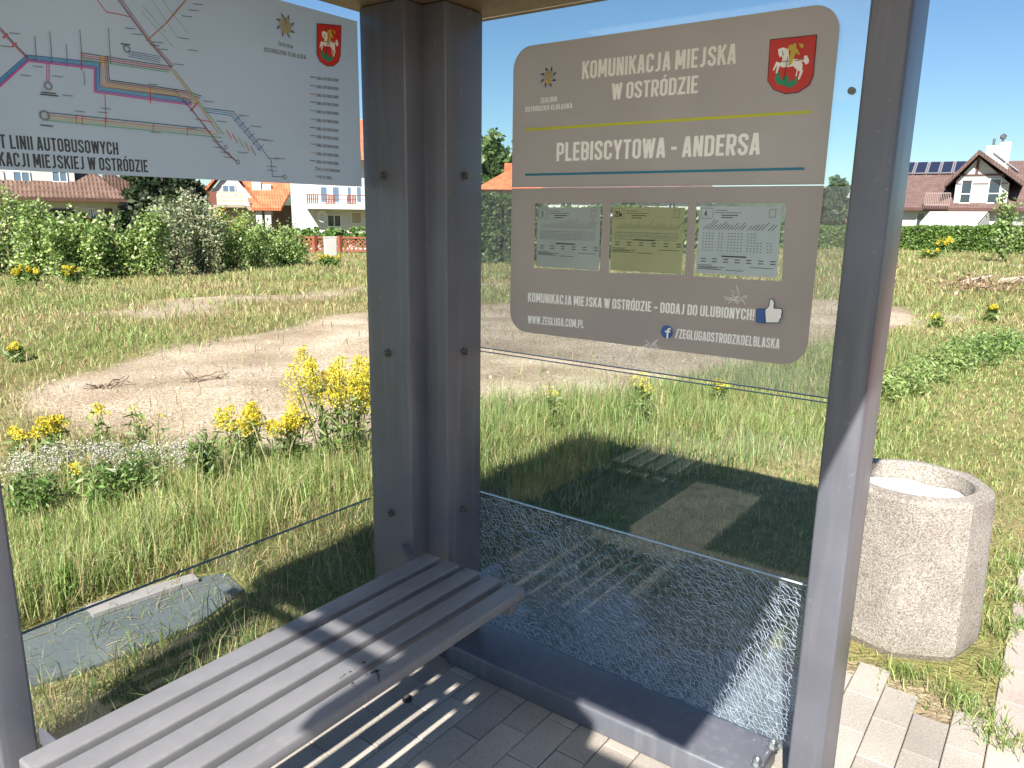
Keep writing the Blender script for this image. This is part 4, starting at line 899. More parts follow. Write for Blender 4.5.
def fluffy(u, v, hpx, wpx, label):
    g = gnd(u, v); D = np.linalg.norm(g-CAM); mpp = D/F; h, w = hpx*mpp, wpx*mpp; t = thing('fluffy_weed', tuple(g), label, 'weed', 'white seeding weeds')
    m = 420; P = g+np.stack([rng.normal(0, w*.3, m), rng.normal(0, w*.2, m), h*rng.random(m)**.8], 1); foliage(t, P, np.zeros(m), .007, [(.20, .27, .10), (.3, .32, .16)], [1, 1], elong=4)
    nc = 40; c = g+np.stack([rng.normal(0, w*.3, nc), rng.normal(0, w*.2, nc), h*rng.uniform(.45, 1.05, nc)], 1); q = np.repeat(c, 26, 0)+rng.normal(size=(nc*26, 3))*.017
    V, T, tt = leaves(q, np.full(len(q), .0068), tintmix(len(q), [(.72, .68, .61), (.52, .48, .42)], [3, 1], .1), 1.4); tri_mesh('seed_head', V, T, tt.clip(0, .85), PETAL, t)
fluffy(22, 497, 36, 42, 'white fluffy weed tight against the left post'); fluffy(62, 478, 30, 40, 'white fluffy weed below the dense goldenrod head, near the left post')
fluffy(108, 484, 36, 34, 'white fluffy weed with the broadest pale heads in the middle of its row'); fluffy(140, 476, 26, 38, 'thin white fluffy weed right of the broad pale one'); fluffy(188, 474, 30, 40, 'greyish fluffy weed at the right end of its row, near the bushy goldenrod')
def leafy(u, v, hpx, wpx, label, n=300, cols=((.13, .22, .05), (.20, .30, .09)), leaf=.03):
    g = gnd(u, v); D = np.linalg.norm(g-CAM); mpp = D/F
    return shrub('leafy_weed', label, 'weed', g, hpx*mpp, wpx*mpp/2, list(cols), [1]*len(cols), n=n//20, per=20, leaf=leaf, group='leafy weeds along the verge', stems=11, elong=3.4, lo=.05)
leafy(130, 500, 40, 80, 'broad dark green weed between the fluffy heads and the tall grass', 900, leaf=.014)
leafy(40, 520, 44, 50, 'dark green weed low beside the left post', 600, leaf=.014); leafy(205, 490, 60, 30, 'upright narrow-leaved weed left of the bushy goldenrod', 340, leaf=.015)
leafy(70, 596, 26, 26, 'small bright broad-leaved weed in the tall grass by the left post', 90, ((.22, .42, .09),), .032)
for i, (u, v) in enumerate(((885, 400), (905, 392), (925, 384), (945, 372), (965, 364), (985, 358), (1008, 352))):
    leafy(u, v, 19-i*.8, 56, ('broad green weed next to the front post, first of the verge row', 'green verge weed, second in the row from the front post', 'green verge weed with paler tops, third in the row from the front post', 'green verge weed in the middle of the row toward the branch heap', 'dark green verge weed just past the middle of the row', 'dark verge weed, last but one of the row toward the right edge', 'dark leafy verge weed at the right edge of the photo')[i], 1500, ((.22, .31, .09), (.34, .42, .15)) if i < 4 else ((.13, .22, .06), (.25, .37, .11)), .014)
WIL = [(.24, .36, .09), (.35, .46, .15), (.14, .23, .06), (.50, .55, .27)]
rows = [(-22, 277, 190, 'tall leafy shrub partly hidden behind the left post'), (6, 278, 192, 'tallest leafy shrub at the left end of the thicket'), (38, 278, 209, 'leafy shrub second from the left end of the thicket'), (66, 279, 218, 'low dense leafy shrub below the brown tiled roof\'s middle'), (94, 279, 220, 'leafy shrub in front of the cream house\'s barred window'),
        (122, 278, 219, 'leafy shrub in front of the cream house\'s right corner'), (150, 277, 212, 'leafy shrub in front of the dark conifer'), (176, 275, 203, 'leafy shrub just left of the silvery one'), (204, 273, 186, 'silvery leafy shrub with pale plumes rising above the thicket'), (230, 271, 204, 'leafy shrub with a yellow tinted top below the orange gable'),
        (256, 269, 212, 'leafy shrub below the orange roof\'s eave'), (282, 267, 226, 'low leafy shrub near the right end of the thicket'), (290, 266, 238, 'smallest leafy shrub at the right end of the thicket, by the fence')]
for i, (u, vb, vt, lab) in enumerate(rows):
    g = gnd(u, vb); D = math.hypot(*(g-CAM)[:2]); h = (vb-vt)/F*D*.93; silver = 'silvery' in lab
    shrub('thicket_shrub', lab, 'shrub', g, h, 23/F*D*1.05, [(.34, .38, .22), (.42, .43, .30), (.2, .27, .12)] if silver else WIL, [3, 2, 2] if silver else [4, 3, 2, 1.2], n=95, per=30, leaf=.062, group='leafy shrubs of the thicket', stems=13, lo=.03, plume=(.42, .40, .28) if silver else ((.55, .45, .05) if 'yellow' in lab else None))
g = gnd(1001, 262); D = math.hypot(*(g-CAM)[:2])
shrub('young_tree', 'sparse young tree with thin leaves in front of the clipped hedge on the right', 'tree', g, 56/F*D, 15/F*D, [(.22, .34, .10), (.32, .42, .17)], [1, 1], n=44, per=20, leaf=.085, stems=7, lo=.15)

def tree(name, label, u, vb, vt, wpx, D, cols, w, leaf, group=None, ncl=70, per=40, z0=None, conif=False):
    b = at_dist(u, vb, D); z = float(tz(b[0], b[1])) if z0 is None else z0; top = at_dist(u, vt, D)[2]; h = top-z; r = wpx/F*D/2
    t = thing(name, (b[0], b[1], z), label, 'tree', group); mb = MB(); rad = (r, r, h*.42)
    P, j = clumpcloud((b[0], b[1], z+h*.58), rad, ncl, per, r*.17, shell=.35)
    if conif:
        f = (P[:, 2]-z)/h; s_ = np.clip(1.25-f*1.1, .1, 1.2)[:, None]; P[:, :2] = b[:2]+(P[:, :2]-b[:2])*s_
    foliage(t, P, j, leaf, cols, w, 'crown'); mb.tube([(b[0], b[1], z-.2), (b[0]+.1, b[1], z+h*.35), (b[0], b[1]+.1, z+h*.75)], h*.025, h*.006, 7)
    for i in range(6):
        a = random.uniform(0, 6.28); s_ = z+h*random.uniform(.3, .6); mb.tube([(b[0]+.05, b[1], s_), (b[0]+r*.65*math.cos(a), b[1]+r*.65*math.sin(a), s_+h*.16)], h*.009, h*.003, 5)
    mb.build('trunk', BARK, t); return t
DK = [(.035, .06, .025), (.055, .085, .03), (.025, .045, .02)]; MG = [(.09, .16, .045), (.13, .20, .06), (.06, .11, .035)]
tree('conifer', 'dark conifer between the cream house and the orange roofed house', 155, 228, 146, 60, 47, DK, [3, 2, 2], .22, ncl=170, conif=True)
tree('conifer', 'second dark conifer, just behind the silvery shrub', 188, 228, 146, 46, 52, DK, [3, 2, 2], .24, ncl=130, conif=True)
tree('conifer', 'third dark conifer, rising right behind the corner of the cream house', 136, 228, 150, 34, 60, DK, [3, 2, 2], .24, ncl=90, conif=True)
tree('garden_tree', 'grey green garden bush tree beside the dark conifers', 172, 232, 196, 26, 43, [(.10, .15, .05), (.14, .17, .07)], [1, 1], .22, ncl=50)
tree('broadleaf_tree', 'green tree behind the orange hipped roof, seen left of the timetable board', 492, 226, 138, 62, 75, MG, [3, 2, 2], .42, ncl=120)
tree('broadleaf_tree', 'bright green tree top over the cream board edge behind the orange roof', 528, 226, 150, 50, 88, MG, [3, 2, 2], .45, ncl=80)
tree('poplar', 'narrow dark tree seen between the board and the front post', 832, 232, 176, 20, 60, [(.05, .085, .03), (.07, .12, .04)], [1, 1], .3, ncl=60)

# hedges
def hedge(name, label, pts, depth, leaf, cols, w, n, group=None, wav=.0):
    """pts: (u, v_base, v_top, D)"""
    G = [(at_dist(u, vb, D), at_dist(u, vt, D)[2]) for u, vb, vt, D in pts]; c = np.mean([g[0] for g in G], 0); zc = float(tz(c[0], c[1]))
    t = thing(name, (c[0], c[1], zc), label, 'hedge', group); P = []; core = MB()
    tot = sum(np.linalg.norm((G[i+1][0]-G[i][0])[:2]) for i in range(len(G)-1))
    for i in range(len(G)-1):
        a, b = G[i][0], G[i+1][0]; d = (b-a)[:2]; l = np.linalg.norm(d); d /= l; nn = np.array([-d[1], d[0]]); m = int(n*l/tot)
        s_ = rng.random(m); za = tz(a[0]+(b[0]-a[0])*s_, a[1]+(b[1]-a[1])*s_); zt = G[i][1]+(G[i+1][1]-G[i][1])*s_
        f = rng.random(m); side = rng.random(m) < .62; dep = np.where(side, np.where(rng.random(m) < .7, -1, 1)*(depth/2+rng.normal(0, .05, m)), rng.uniform(-depth/2, depth/2, m)); hh = np.where(side, f, 1+rng.normal(0, .02, m))
        bul = wav*np.sin(s_*l*3.2+i)*np.sin(s_*l*1.3); x_ = a[0]+(b[0]-a[0])*s_+nn[0]*dep; y_ = a[1]+(b[1]-a[1])*s_+nn[1]*dep; P.append(np.stack([x_, y_, za+(zt-za)*hh+bul*hh], 1)+rng.normal(size=(m, 3))*.03)
        z0 = float(min(tz(a[0], a[1]), tz(b[0], b[1]))); q = depth/2*.86; core.prism([(a[0]+nn[0]*q, a[1]+nn[1]*q, z0-.1), (b[0]+nn[0]*q, b[1]+nn[1]*q, z0-.1), (b[0]-nn[0]*q, b[1]-nn[1]*q, z0-.1), (a[0]-nn[0]*q, a[1]-nn[1]*q, z0-.1)], (0, 0, min(G[i][1], G[i+1][1])-z0-.05))
    P = np.concatenate(P); foliage(t, P, .16*wob(P[:, 0]*1.3, P[:, 1]*1.3), leaf, cols, w, 'foliage'); core.build('inner_twigs', M('hedge_inside', (.03, .045, .018), .95, var=.3, vs=6), t); return t
HG = [(.14, .25, .05), (.20, .31, .07), (.09, .17, .04)]
segs = [(800, 831, 'clipped green hedge left of the front post, seen through the glass'), (832, 876, 'clipped green hedge segment mostly behind the front post'), (877, 909, 'clipped hedge segment showing right beside the front post'), (910, 928, 'clipped hedge segment under the left half of the white awning'), (929, 951, 'clipped hedge segment behind the compact goldenrod bush'),
        (952.5, 972, 'bright clipped hedge segment left of the sparse young tree'), (973.5, 1004, 'clipped hedge segment behind the sparse young tree'), (1005.5, 1062, 'clipped hedge segment at the right edge of the photo')]
for i, (a, b, lab) in enumerate(segs): hedge('clipped_hedge', lab, [(a, 250, 227.5-(i == 4)*.6, 41.5), ((a+b)/2, 250, 227+(i % 3)*.5, 41.5), (b, 250, 228, 41.5)], .9, .075, HG if i % 2 else [(.16, .29, .06), (.23, .35, .08), (.10, .19, .045)], [3, 2, 2], 4200 if b-a > 25 else 2400, 'clipped hedge segments on the right')
hedge('tall_hedge', 'tall dense hedge with a few orange blooms, seen left of the timetable board', [(468, 247, 197, 33), (500, 247, 197.5, 33), (540, 247, 201, 34)], 1.0, .12, [(.11, .19, .06), (.16, .24, .08), (.07, .13, .045)], [3, 2, 2], 9000)
hedge('garden_hedge', 'green garden hedge glimpsed through the windows of the board', [(541, 246, 212, 35), (620, 246, 208, 36), (700, 247, 214, 38), (798, 249, 224, 40)], 1.0, .16, HG, [3, 2, 2], 6500)
# round-topped thujas
for i in range(8):
    u = 296+i*9.5; lab = ('round clipped thuja at the left end of the row behind the lattice fence', 'second round thuja from the left behind the lattice fence', 'third round thuja, behind the pale utility box', 'round thuja right of the pale utility box', 'round thuja behind the middle of the lattice fence', 'sixth round thuja of the row, below the white balcony', 'last but one round thuja before the corner post', 'round thuja nearest the corner post')[i]
    tree('round_thuja', lab, u, 240, 226.5+(i % 2)*.8, 11, 53, [(.15, .28, .06), (.22, .35, .09)], [2, 1], .12, 'round thujas behind the lattice fence', ncl=34, per=22, z0=float(tz(*at_dist(u, 240, 53)[:2])))
for i, u in enumerate((44, 66, 86, 103, 126, 142)):
    lab = ('dark round thuja below the dormer, leftmost of its row', 'dark round thuja under the second shuttered window', 'reddish tinted round thuja in front of the cream wall', 'dark round thuja below the barred window', 'dark round thuja in front of the cream house\'s right corner', 'dark round thuja right of the cream house')[i]
    tree('round_thuja', lab, u, 245, 213+(i % 2)*1.5, 14, 33, DK if i != 2 else [(.12, .07, .03), (.06, .07, .025)], [2, 1, 1] if i != 2 else [1, 1], .14, 'dark thujas before the cream house', ncl=34, per=22)

# ------------------------------------------------------------------ houses
def tile_mat(name, c1, c2, sx=3.3, sy=2.6):
    m, nt, N, L, P = mk(name); P.inputs['Roughness'].default_value = .75; tc = N.new('ShaderNodeTexCoord')
    wv = N.new('ShaderNodeTexWave'); wv.wave_type = 'BANDS'; wv.bands_direction = 'X'; wv.inputs['Scale'].default_value = sx*.5; wv.inputs['Distortion'].default_value = .15
    wz = N.new('ShaderNodeTexWave'); wz.wave_type = 'BANDS'; wz.bands_direction = 'Z'; wz.wave_profile = 'SAW'; wz.inputs['Scale'].default_value = sy*.5
    no = N.new('ShaderNodeTexNoise'); no.inputs['Scale'].default_value = 2.2; no.inputs['Detail'].default_value = 8
    for q in (wv, wz, no): L.new(tc.outputs['Object'], q.inputs['Vector'])
    r = N.new('ShaderNodeValToRGB'); e = r.color_ramp.elements; e[0].position = .35; e[0].color = (*c1, 1); e[1].position = .65; e[1].color = (*c2, 1); L.new(no.outputs['Fac'], r.inputs[0])
    a = N.new('ShaderNodeMath'); a.operation = 'MULTIPLY'; L.new(wv.outputs['Fac'], a.inputs[0]); L.new(wz.outputs['Fac'], a.inputs[1])
    b = N.new('ShaderNodeBump'); b.inputs['Strength'].default_value = .9; b.inputs['Distance'].default_value = .06; L.new(a.outputs[0], b.inputs['Height']); L.new(b.outputs[0], P.inputs['Normal'])
    L.new(r.outputs[0], P.inputs['Base Color']); return m
BROWN = tile_mat('brown_roof_tiles', (.11, .065, .048), (.175, .105, .078)); ORANGE = tile_mat('orange_roof_tiles', (.48, .12, .055), (.62, .19, .09)); MAROON = tile_mat('maroon_roof_tiles', (.125, .075, .068), (.17, .11, .10), 4, 4)
WHITE = M('white_render', (.52, .515, .50), .9, var=.05, vs=1.5); CREAM = M('cream_render', (.56, .50, .40), .9, var=.08, vs=1.2); TANW = M('tan_render', (.36, .30, .23), .9, var=.1, vs=1.2)
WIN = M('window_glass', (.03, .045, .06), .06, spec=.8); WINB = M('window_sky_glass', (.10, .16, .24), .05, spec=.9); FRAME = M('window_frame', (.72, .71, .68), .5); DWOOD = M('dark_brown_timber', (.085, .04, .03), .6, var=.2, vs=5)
RAIL = M('brown_railing', (.20, .07, .05), .5); PV = M('solar_cells', (.02, .025, .05), .15, spec=.8); PVF = M('solar_frame', (.45, .46, .48), .35, .6); AWN = M('awning_canvas', (.58, .575, .56), .8); GREYF = M('grey_fabric', (.35, .35, .35), .9)
class House:
    def __init__(s, name, label, u0, D, vbase=None, off=0, z0=None):
        p = at_dist(u0, 384, D); s.z0 = float(tz(p[0], p[1])) if z0 is None else z0
        d = ray(u0, 384); az = math.atan2(d[1], d[0])+R(off); s.o = np.array([p[0], p[1], s.z0]); s.ey = np.array([math.cos(az), math.sin(az), 0]); s.ex = np.array([math.sin(az), -math.cos(az), 0])
        s.e = thing(name, tuple(s.o), label, 'house', rz=az-math.pi/2)
    def px(s, u, v, y=0):
        d = ray(u, v); n = s.ey; t = ((s.o+n*y-CAM)@n)/(d@n); q = CAM+d*t-s.o; return float(q@s.ex), float(q[2])
    def x(s, u, y=0): return s.px(u, 200, y)[0]
    def z(s, u, v, y=0): return s.px(u, v, y)[1]
    def add(s, name, mb, m, parent=None): return mb.build(name, m, parent or s.e, local=True)
    def win(s, u0, u1, v0, v1, y=0, parent=None, gm=WIN, bars=1, fm=FRAME, name='window', hbar=False):
        x0, z1 = s.px(u0, v0, y); x1, z0 = s.px(u1, v1, y); w = x1-x0; t = max(.05, w*.06); f = MB()
        f.box(x0, x0+t, y-.06, y-.005, z0, z1).box(x1-t, x1, y-.06, y-.005, z0, z1).box(x0+t, x1-t, y-.06, y-.005, z1-t, z1).box(x0+t, x1-t, y-.06, y-.005, z0, z0+t)
        for i in range(bars): xx = x0+w*(i+1)/(bars+1); f.box(xx-t/2, xx+t/2, y-.058, y-.007, z0+t, z1-t)
        if hbar: f.box(x0+t, x1-t, y-.056, y-.009, (z0*.6+z1*.4)-t/2, (z0*.6+z1*.4)+t/2)
        fo = s.add(name, f, fm, parent); s.add('pane', MB().box(x0+t, x1-t, y-.03, y-.006, z0+t, z1-t), gm, fo); return fo

# cream house with brown hipped roof
h = House('cream_house', 'cream house with brown hipped roof and white dormer behind the thicket', 60, 47)
xl, xr = h.x(-70), h.x(119.5); ze = h.z(60, 198); dep = 9
h.add('wall', MB().box(xl, xr, 0, dep, -.6, ze+.1), CREAM)
zr = ze+4.0; e0, e1 = xl-.8, h.x(132.5, -.7); rr = (dep+1.4)/2
rv = [(e0, -.7, ze), (e1, -.7, ze), (e1, dep+.7, ze), (e0, dep+.7, ze), (e0+rr, rr-.7, zr), (e1-rr*.95, rr-.7, zr)]
roof_ = h.add('roof', MB().solid(rv, [(0, 1, 5, 4), (1, 2, 5), (2, 3, 4, 5), (3, 0, 4), (0, 3, 2, 1)]), BROWN)
h.add('fascia', MB().box(e0, e1, -.76, -.71, ze-.16, ze+.03).box(e1+.01, e1+.06, -.76, dep+.7, ze-.16, ze+.03), DWOOD, roof_)
yd = .42; dx0, dx1 = h.x(-40, yd), h.x(77, yd); zd = h.z(40, 184, yd); dor = h.add('dormer', MB().box(dx0, dx1, yd, yd+3.5, zd-.6, zd+2.0), WHITE)
for a, b in ((2, 4), (12, 31), (51, 68)): h.win(a, b, 171, 182.5, yd, dor, WINB, 1 if b-a > 12 else 0)
for a, b in ((19, 39), (49, 75)): h.win(a, b, 208.5, 217, 0, None, WIN, 1, DWOOD)
h.win(87.5, 96, 208, 218, 0, None, WINB, 2, FRAME); h.win(103.5, 113, 208.5, 220, 0, None, M('brown_door', (.10, .05, .035), .6), 0, DWOOD, 'door')
c = (e1-rr*.95, rr-.7); h.add('chimney', MB().box(c[0]-.5, c[0]+.1, c[1]+.3, c[1]+.9, zr-.8, zr+.9), WHITE)
# annex behind it
h = House('annex_house', 'small white annex with brown roof and dark base, tucked behind the cream house', 131, 56)
xl, xr = h.x(112), h.x(136); ze = h.z(130, 195.5)
h.add('wall', MB().box(xl, xr, 0, 5, -.8, ze+.4), WHITE); h.add('base_wall', MB().box(xl, xr+.05, -.07, -.004, -.8, h.z(130, 206)), DWOOD)
zr = h.z(118, 174); h.add('roof', MB().prism([(xl-.4, -.6, ze), (xr+1.1, -.6, ze), (xr-1.2, -.6, zr), (xl-.4, -.6, zr)], (0, 6.2, 0)), BROWN)
h.win(127, 130, 200, 206, 0)

# house with orange roofs and balcony gable
h = House('orange_roof_house', 'orange roofed house with a white balconied gable, right of the conifers', 235, 62)
gx0, gx1 = h.x(206), h.x(252); gz = h.z(232, 206); apx, apz = h.px(228, 165)
h.add('wall', MB().box(gx0, h.x(262), 0, 9, -1, gz), TANW)
h.add('gable_wall', MB().prism([(h.x(212), -.02, gz+.002), (h.x(254), -.02, gz+.002), (h.x(254), -.02, h.z(254, 200)), (apx, -.02, apz-.3), (h.x(212), -.02, h.z(212, 192))], (0, 5, 0)), WHITE)
def gable_roof(h, name, uvL, uvA, uvR, y0, y1, th, m, parent=None):
    (xa, za), (xb, zb), (xc, zc) = h.px(*uvL, y0), h.px(*uvA, y0), h.px(*uvR, y0)
    return h.add(name, MB().prism([(xa, y0, za), (xb, y0, zb), (xc, y0, zc), (xc, y0, zc-th), (xb, y0, zb-th), (xa, y0, za-th)], (0, y1-y0, 0)), m, parent)
rf1 = gable_roof(h, 'roof', (199, 196), (228, 160), (262, 206.5), -.5, 9, .22, ORANGE)
x0, z0_ = h.px(252, 207.5, -.8); x1, z1_ = h.px(281, 207.5, -.8); tl = h.px(236, 184, 2.5); tr_ = h.px(304, 183, 2.5)
h.add('roof', MB().solid([(x0, -.8, z0_), (x1, -.8, z0_), (tr_[0], 2.5, tr_[1]+1.2), (tl[0], 2.5, tl[1]+1.2), (x0, -.8, z0_-.2), (x1, -.8, z0_-.2), (tr_[0], 2.5, tr_[1]+1.0), (tl[0], 2.5, tl[1]+1.0)], [(0, 1, 2, 3), (7, 6, 5, 4), (0, 4, 5, 1), (1, 5, 6, 2), (2, 6, 7, 3), (3, 7, 4, 0)]), ORANGE)
bx0, bx1 = h.x(217, -1), h.x(244.5, -1); bz = h.z(230, 205.3, -1); bal = h.add('balcony', MB().box(bx0, bx1, -1.2, -.03, bz-.15, bz+.05), TANW)
rl = MB()
for f in (.12, .4, .68): rl.box(bx0+.02, bx1-.02, -1.19, -1.15, bz+.1+f, bz+.1+f+.2)
h.add('balcony_rail', rl, M('pale_timber', (.48, .42, .34), .7, var=.1, vs=5), bal); h.add('side_rail', MB().box(bx0-.9, bx0-.02, -1.15, -1.1, bz, bz+.95), RAIL, bal)
h.win(222, 236, 185, 195.5, -.03, None, WINB, 1)
for u in (257.5, 267.5): xx, zz = h.px(u, 196, .6); h.add('chimney', MB().box(xx-.35, xx+.3, .6, 1.3, zz-1.5, h.z(u, 181 if u < 260 else 184, .6)), WHITE)
h.add('porch_wall', MB().box(h.x(256), h.x(292, 2.6), 2.6, 7, -1, h.z(270, 205, 2.6)), TANW)
for u in (258, 267): xx = h.x(u, -.3); h.add('porch_column', MB().box(xx-.22, xx+.22, -.5, -.1, -1, z0_-.2), WHITE)
h.add('porch_door', MB().box(h.x(275, 2.5), h.x(283, 2.5), 2.53, 2.595, -.5, h.z(278, 214, 2.5)), M('reddish_door', (.30, .16, .13), .6))

# white house with balcony
h = House('white_house', 'white rendered house with a long brown railed balcony, left of the corner post', 330, 62)
xl, xr = h.x(291), h.x(420); zt_ = h.z(330, 160); zb_ = h.z(330, 207.5)
h.add('wall', MB().box(xl, xr, 0, 10, -1, zt_), WHITE); h.add('roof', MB().prism([(xl-.7, -1.2, zt_+.001), (xr+.7, -1.2, zt_+.001), (xr-2.8, 5, zt_+3.5), (xl+2.8, 5, zt_+3.5)], (0, .2, 0)).solid([(xl-.7, -1.2, zt_), (xr+.7, -1.2, zt_), (xr+.7, 11, zt_), (xl-.7, 11, zt_), (xl+3, 5, zt_+3.6), (xr-3, 5, zt_+3.6)], [(0, 1, 5, 4), (1, 2, 5), (2, 3, 4, 5), (3, 0, 4), (3, 2, 1, 0)]), ORANGE)
bx0 = h.x(306, -1.4); bal = h.add('balcony', MB().box(bx0, xr, -1.5, -.004, zb_-.12, zb_+.25), WHITE)
rl = MB(); ztp = h.z(330, 194.5, -1.45)
rl.box(bx0, xr, -1.48, -1.43, ztp-.06, ztp)
for a, b in ((307, 317), (326, 334), (347, 355)): xa, xb = h.x(a, -1.45), h.x(b, -1.45); n_ = 5; [rl.box(xa+(xb-xa)*i/n_, xa+(xb-xa)*i/n_+.09, -1.475, -1.435, zb_+.25, ztp-.06) for i in range(n_+1)]
rl.box(bx0, xr, -1.475, -1.445, (zb_+.25+ztp)/2-.02, (zb_+.25+ztp)/2+.02)
h.add('balcony_rail', rl, RAIL, bal)
for a, b in ((320, 328), (332, 340), (347, 352), (356, 362)): h.win(a, b, 186.5, 203, 0, None, WINB, 0)
h.win(327, 341.5, 214.5, 227, 0, None, WIN, 1); h.win(351, 362, 212, 224, 0, None, TANW, 0)
dx, dz = h.px(322, 216.5, -.4); dish = MB()
b_ = bmesh.new(); bmesh.ops.create_cone(b_, cap_ends=False, segments=22, radius1=.10, radius2=.45, depth=.14); dish.add(b_, Matrix.Translation((dx, -.5, dz)) @ Matrix.Rotation(R(80), 4, 'X') @ Matrix.Rotation(R(25), 4, 'Y'))
dish.cyl((dx, -.4, dz), (dx, 0, dz-.1), .03).ball((dx, -.5, dz), .11, sub=1); h.add('satellite_dish', dish, M('dish_grey', (.62, .62, .62), .5))

# orange hipped roof seen left of the board
h = House('hipped_house', 'low house with an orange hipped roof and chimney behind the tall hedge', 515, 58)
xl = h.x(486); xr = h.x(560); ze = h.z(500, 190)
h.add('wall', MB().box(xl, xr, 0, 8, -1.2, ze), TANW); ax, azz = h.px(512, 168, 3.6)
h.add('roof', MB().solid([(xl-.9, -.7, ze), (xr+.9, -.7, ze), (xr+.9, 8.7, ze), (xl-.9, 8.7, ze), (ax, 3.6, azz), (xr-3, 3.6, azz)], [(0, 1, 5, 4), (1, 2, 5), (2, 3, 4, 5), (3, 0, 4), (3, 2, 1, 0)]), ORANGE)
cx_, cz_ = h.px(509, 164, 3.4); h.add('chimney', MB().box(cx_-.35, cx_+.5, 3.2, 3.8, azz-1.3, h.z(509, 163, 3.2)), ORANGE)
# pale house hidden behind the board, glimpsed through its windows
h = House('pale_house', 'pale house mostly hidden by the timetable board, glimpsed above its sheets', 640, 52)
xl, xr = h.x(545), h.x(712); ze = h.z(640, 196)
h.add('wall', MB().box(xl, xr, 0, 9, -1.2, ze), WHITE); h.add('roof', MB().solid([(xl-.8, -.7, ze), (xr+.8, -.7, ze), (xr+.8, 9.7, ze), (xl-.8, 9.7, ze), (xl+3.5, 4.5, ze+3.6), (xr-3.5, 4.5, ze+3.6)], [(0, 1, 5, 4), (1, 2, 5), (2, 3, 4, 5), (3, 0, 4), (3, 2, 1, 0)]), MAROON)
for a, b in ((560, 572), (590, 600), (620, 636), (668, 676)): h.win(a, b, 201, 214, 0)

# white gable house on the right
h = House('gable_house', 'white house with maroon roofs, solar panels and a wide white awning on the right', 975, 52)
xl, xr = h.x(893), h.x(1075); ze = h.z(960, 206.8); ym = 5.2; (_, zr) = h.px(930, 162.5, ym)
h.add('wall', MB().box(xl, xr, 0, ym*2, -.3, ze), WHITE)
def slope_pt(x, t): return (x, -.5+t*(ym+.5), ze-.05+t*(zr-ze+.05))
mroof = h.add('roof', MB().prism([(xl-.5, -.5, ze-.05), (xl-.5, ym, zr), (xl-.5, ym*2+.5, ze-.05), (xl-.5, ym*2+.5, ze-.22), (xl-.5, ym, zr-.2), (xl-.5, -.5, ze-.22)], (xr-xl+1, 0, 0)), MAROON)
h.add('gutter', MB().box(xl-.5, xr+.5, -.6, -.505, ze-.24, ze-.06), DWOOD, mroof)
yg = -.35; gA = h.px(979.5, 152, yg); gL = h.px(951, 181, yg); gR = h.px(1015, 183, yg); gb = h.z(979, 206, yg)
h.add('gable_wall', MB().prism([(gL[0]+.25, yg+.4, gb), (gR[0]-.25, yg+.4, gb), (gR[0]-.25, yg+.4, gR[1]), (gA[0], yg+.4, gA[1]-.25), (gL[0]+.25, yg+.4, gL[1])], (0, ym-.5, 0)), WHITE)
gr_ = gable_roof(h, 'gable_roof', (944.5, 183), (979.5, 149.5), (1024, 181), yg-.35, ym, .26, MAROON)
yw = yg+.4
h.add('timber_frame', MB().box(h.px(953, 175, yw)[0], h.px(1004, 175, yw)[0], yw-.05, yw-.004, h.z(979, 175.8, yw), h.z(979, 174.2, yw)).box(gA[0]-.07, gA[0]+.07, yw-.055, yw-.006, h.z(979, 174.1, yw), gA[1]-.35).box(h.px(957, 182, yw)[0], h.px(1008, 182, yw)[0], yw-.05, yw-.004, h.z(979, 183.8, yw), h.z(979, 183.3, yw)), DWOOD)
h.win(962, 970, 179.5, 203.5, yw, None, WIN, 0, FRAME, hbar=True); h.win(989.5, 998.5, 178.5, 203.5, yw, None, WIN, 0, FRAME, hbar=True)
chx, chz = h.px(990, 156, 3); h.add('chimney', MB().box(h.x(979, 3), h.x(1002, 3), 2.6, 3.6, zr-1.6, h.z(990, 146, 3)).box(h.x(992, 3), h.x(1003, 3), 2.5, 2.59, zr-1.0, h.z(990, 143, 3)), WHITE)
h.add('vent_pipe', MB().cyl((h.x(985.5, 3), 3, h.z(985, 147, 3)), (h.x(985.5, 3), 3, h.z(985, 139, 3)), .07).cyl((h.x(994, 3), 3, h.z(985, 147, 3)), (h.x(994, 3), 3, h.z(985, 138, 3)), .07).ball((h.x(994, 3), 3, h.z(985, 137.5, 3)), .2, sub=1), M('flue_steel', (.22, .22, .23), .4, .7))
nrm = np.array([0, -(zr-ze), ym+.5]); nrm = nrm/np.linalg.norm(nrm)
def on_slope(x, t, k=.09): p = np.array(slope_pt(x, t))+nrm*k; return tuple(p)
pxs = [h.px(u, 168, 3.5)[0] for u in (901, 914, 927, 940, 953, 966)]
for a, b in zip(pxs[:-1], pxs[1:]):
    for t0, t1 in ((.70, .97),):
        f = MB(); f.prism([on_slope(a+.03, t0), on_slope(b-.03, t0), on_slope(b-.03, t1), on_slope(a+.03, t1)], tuple(nrm*.05)); pf = h.add('solar_panel', f, PVF)
        h.add('cells', MB().prism([on_slope(a+.09, t0+.012, .142), on_slope(b-.09, t0+.012, .142), on_slope(b-.09, t1-.012, .142), on_slope(a+.09, t1-.012, .142)], tuple(nrm*.01)), PV, pf)
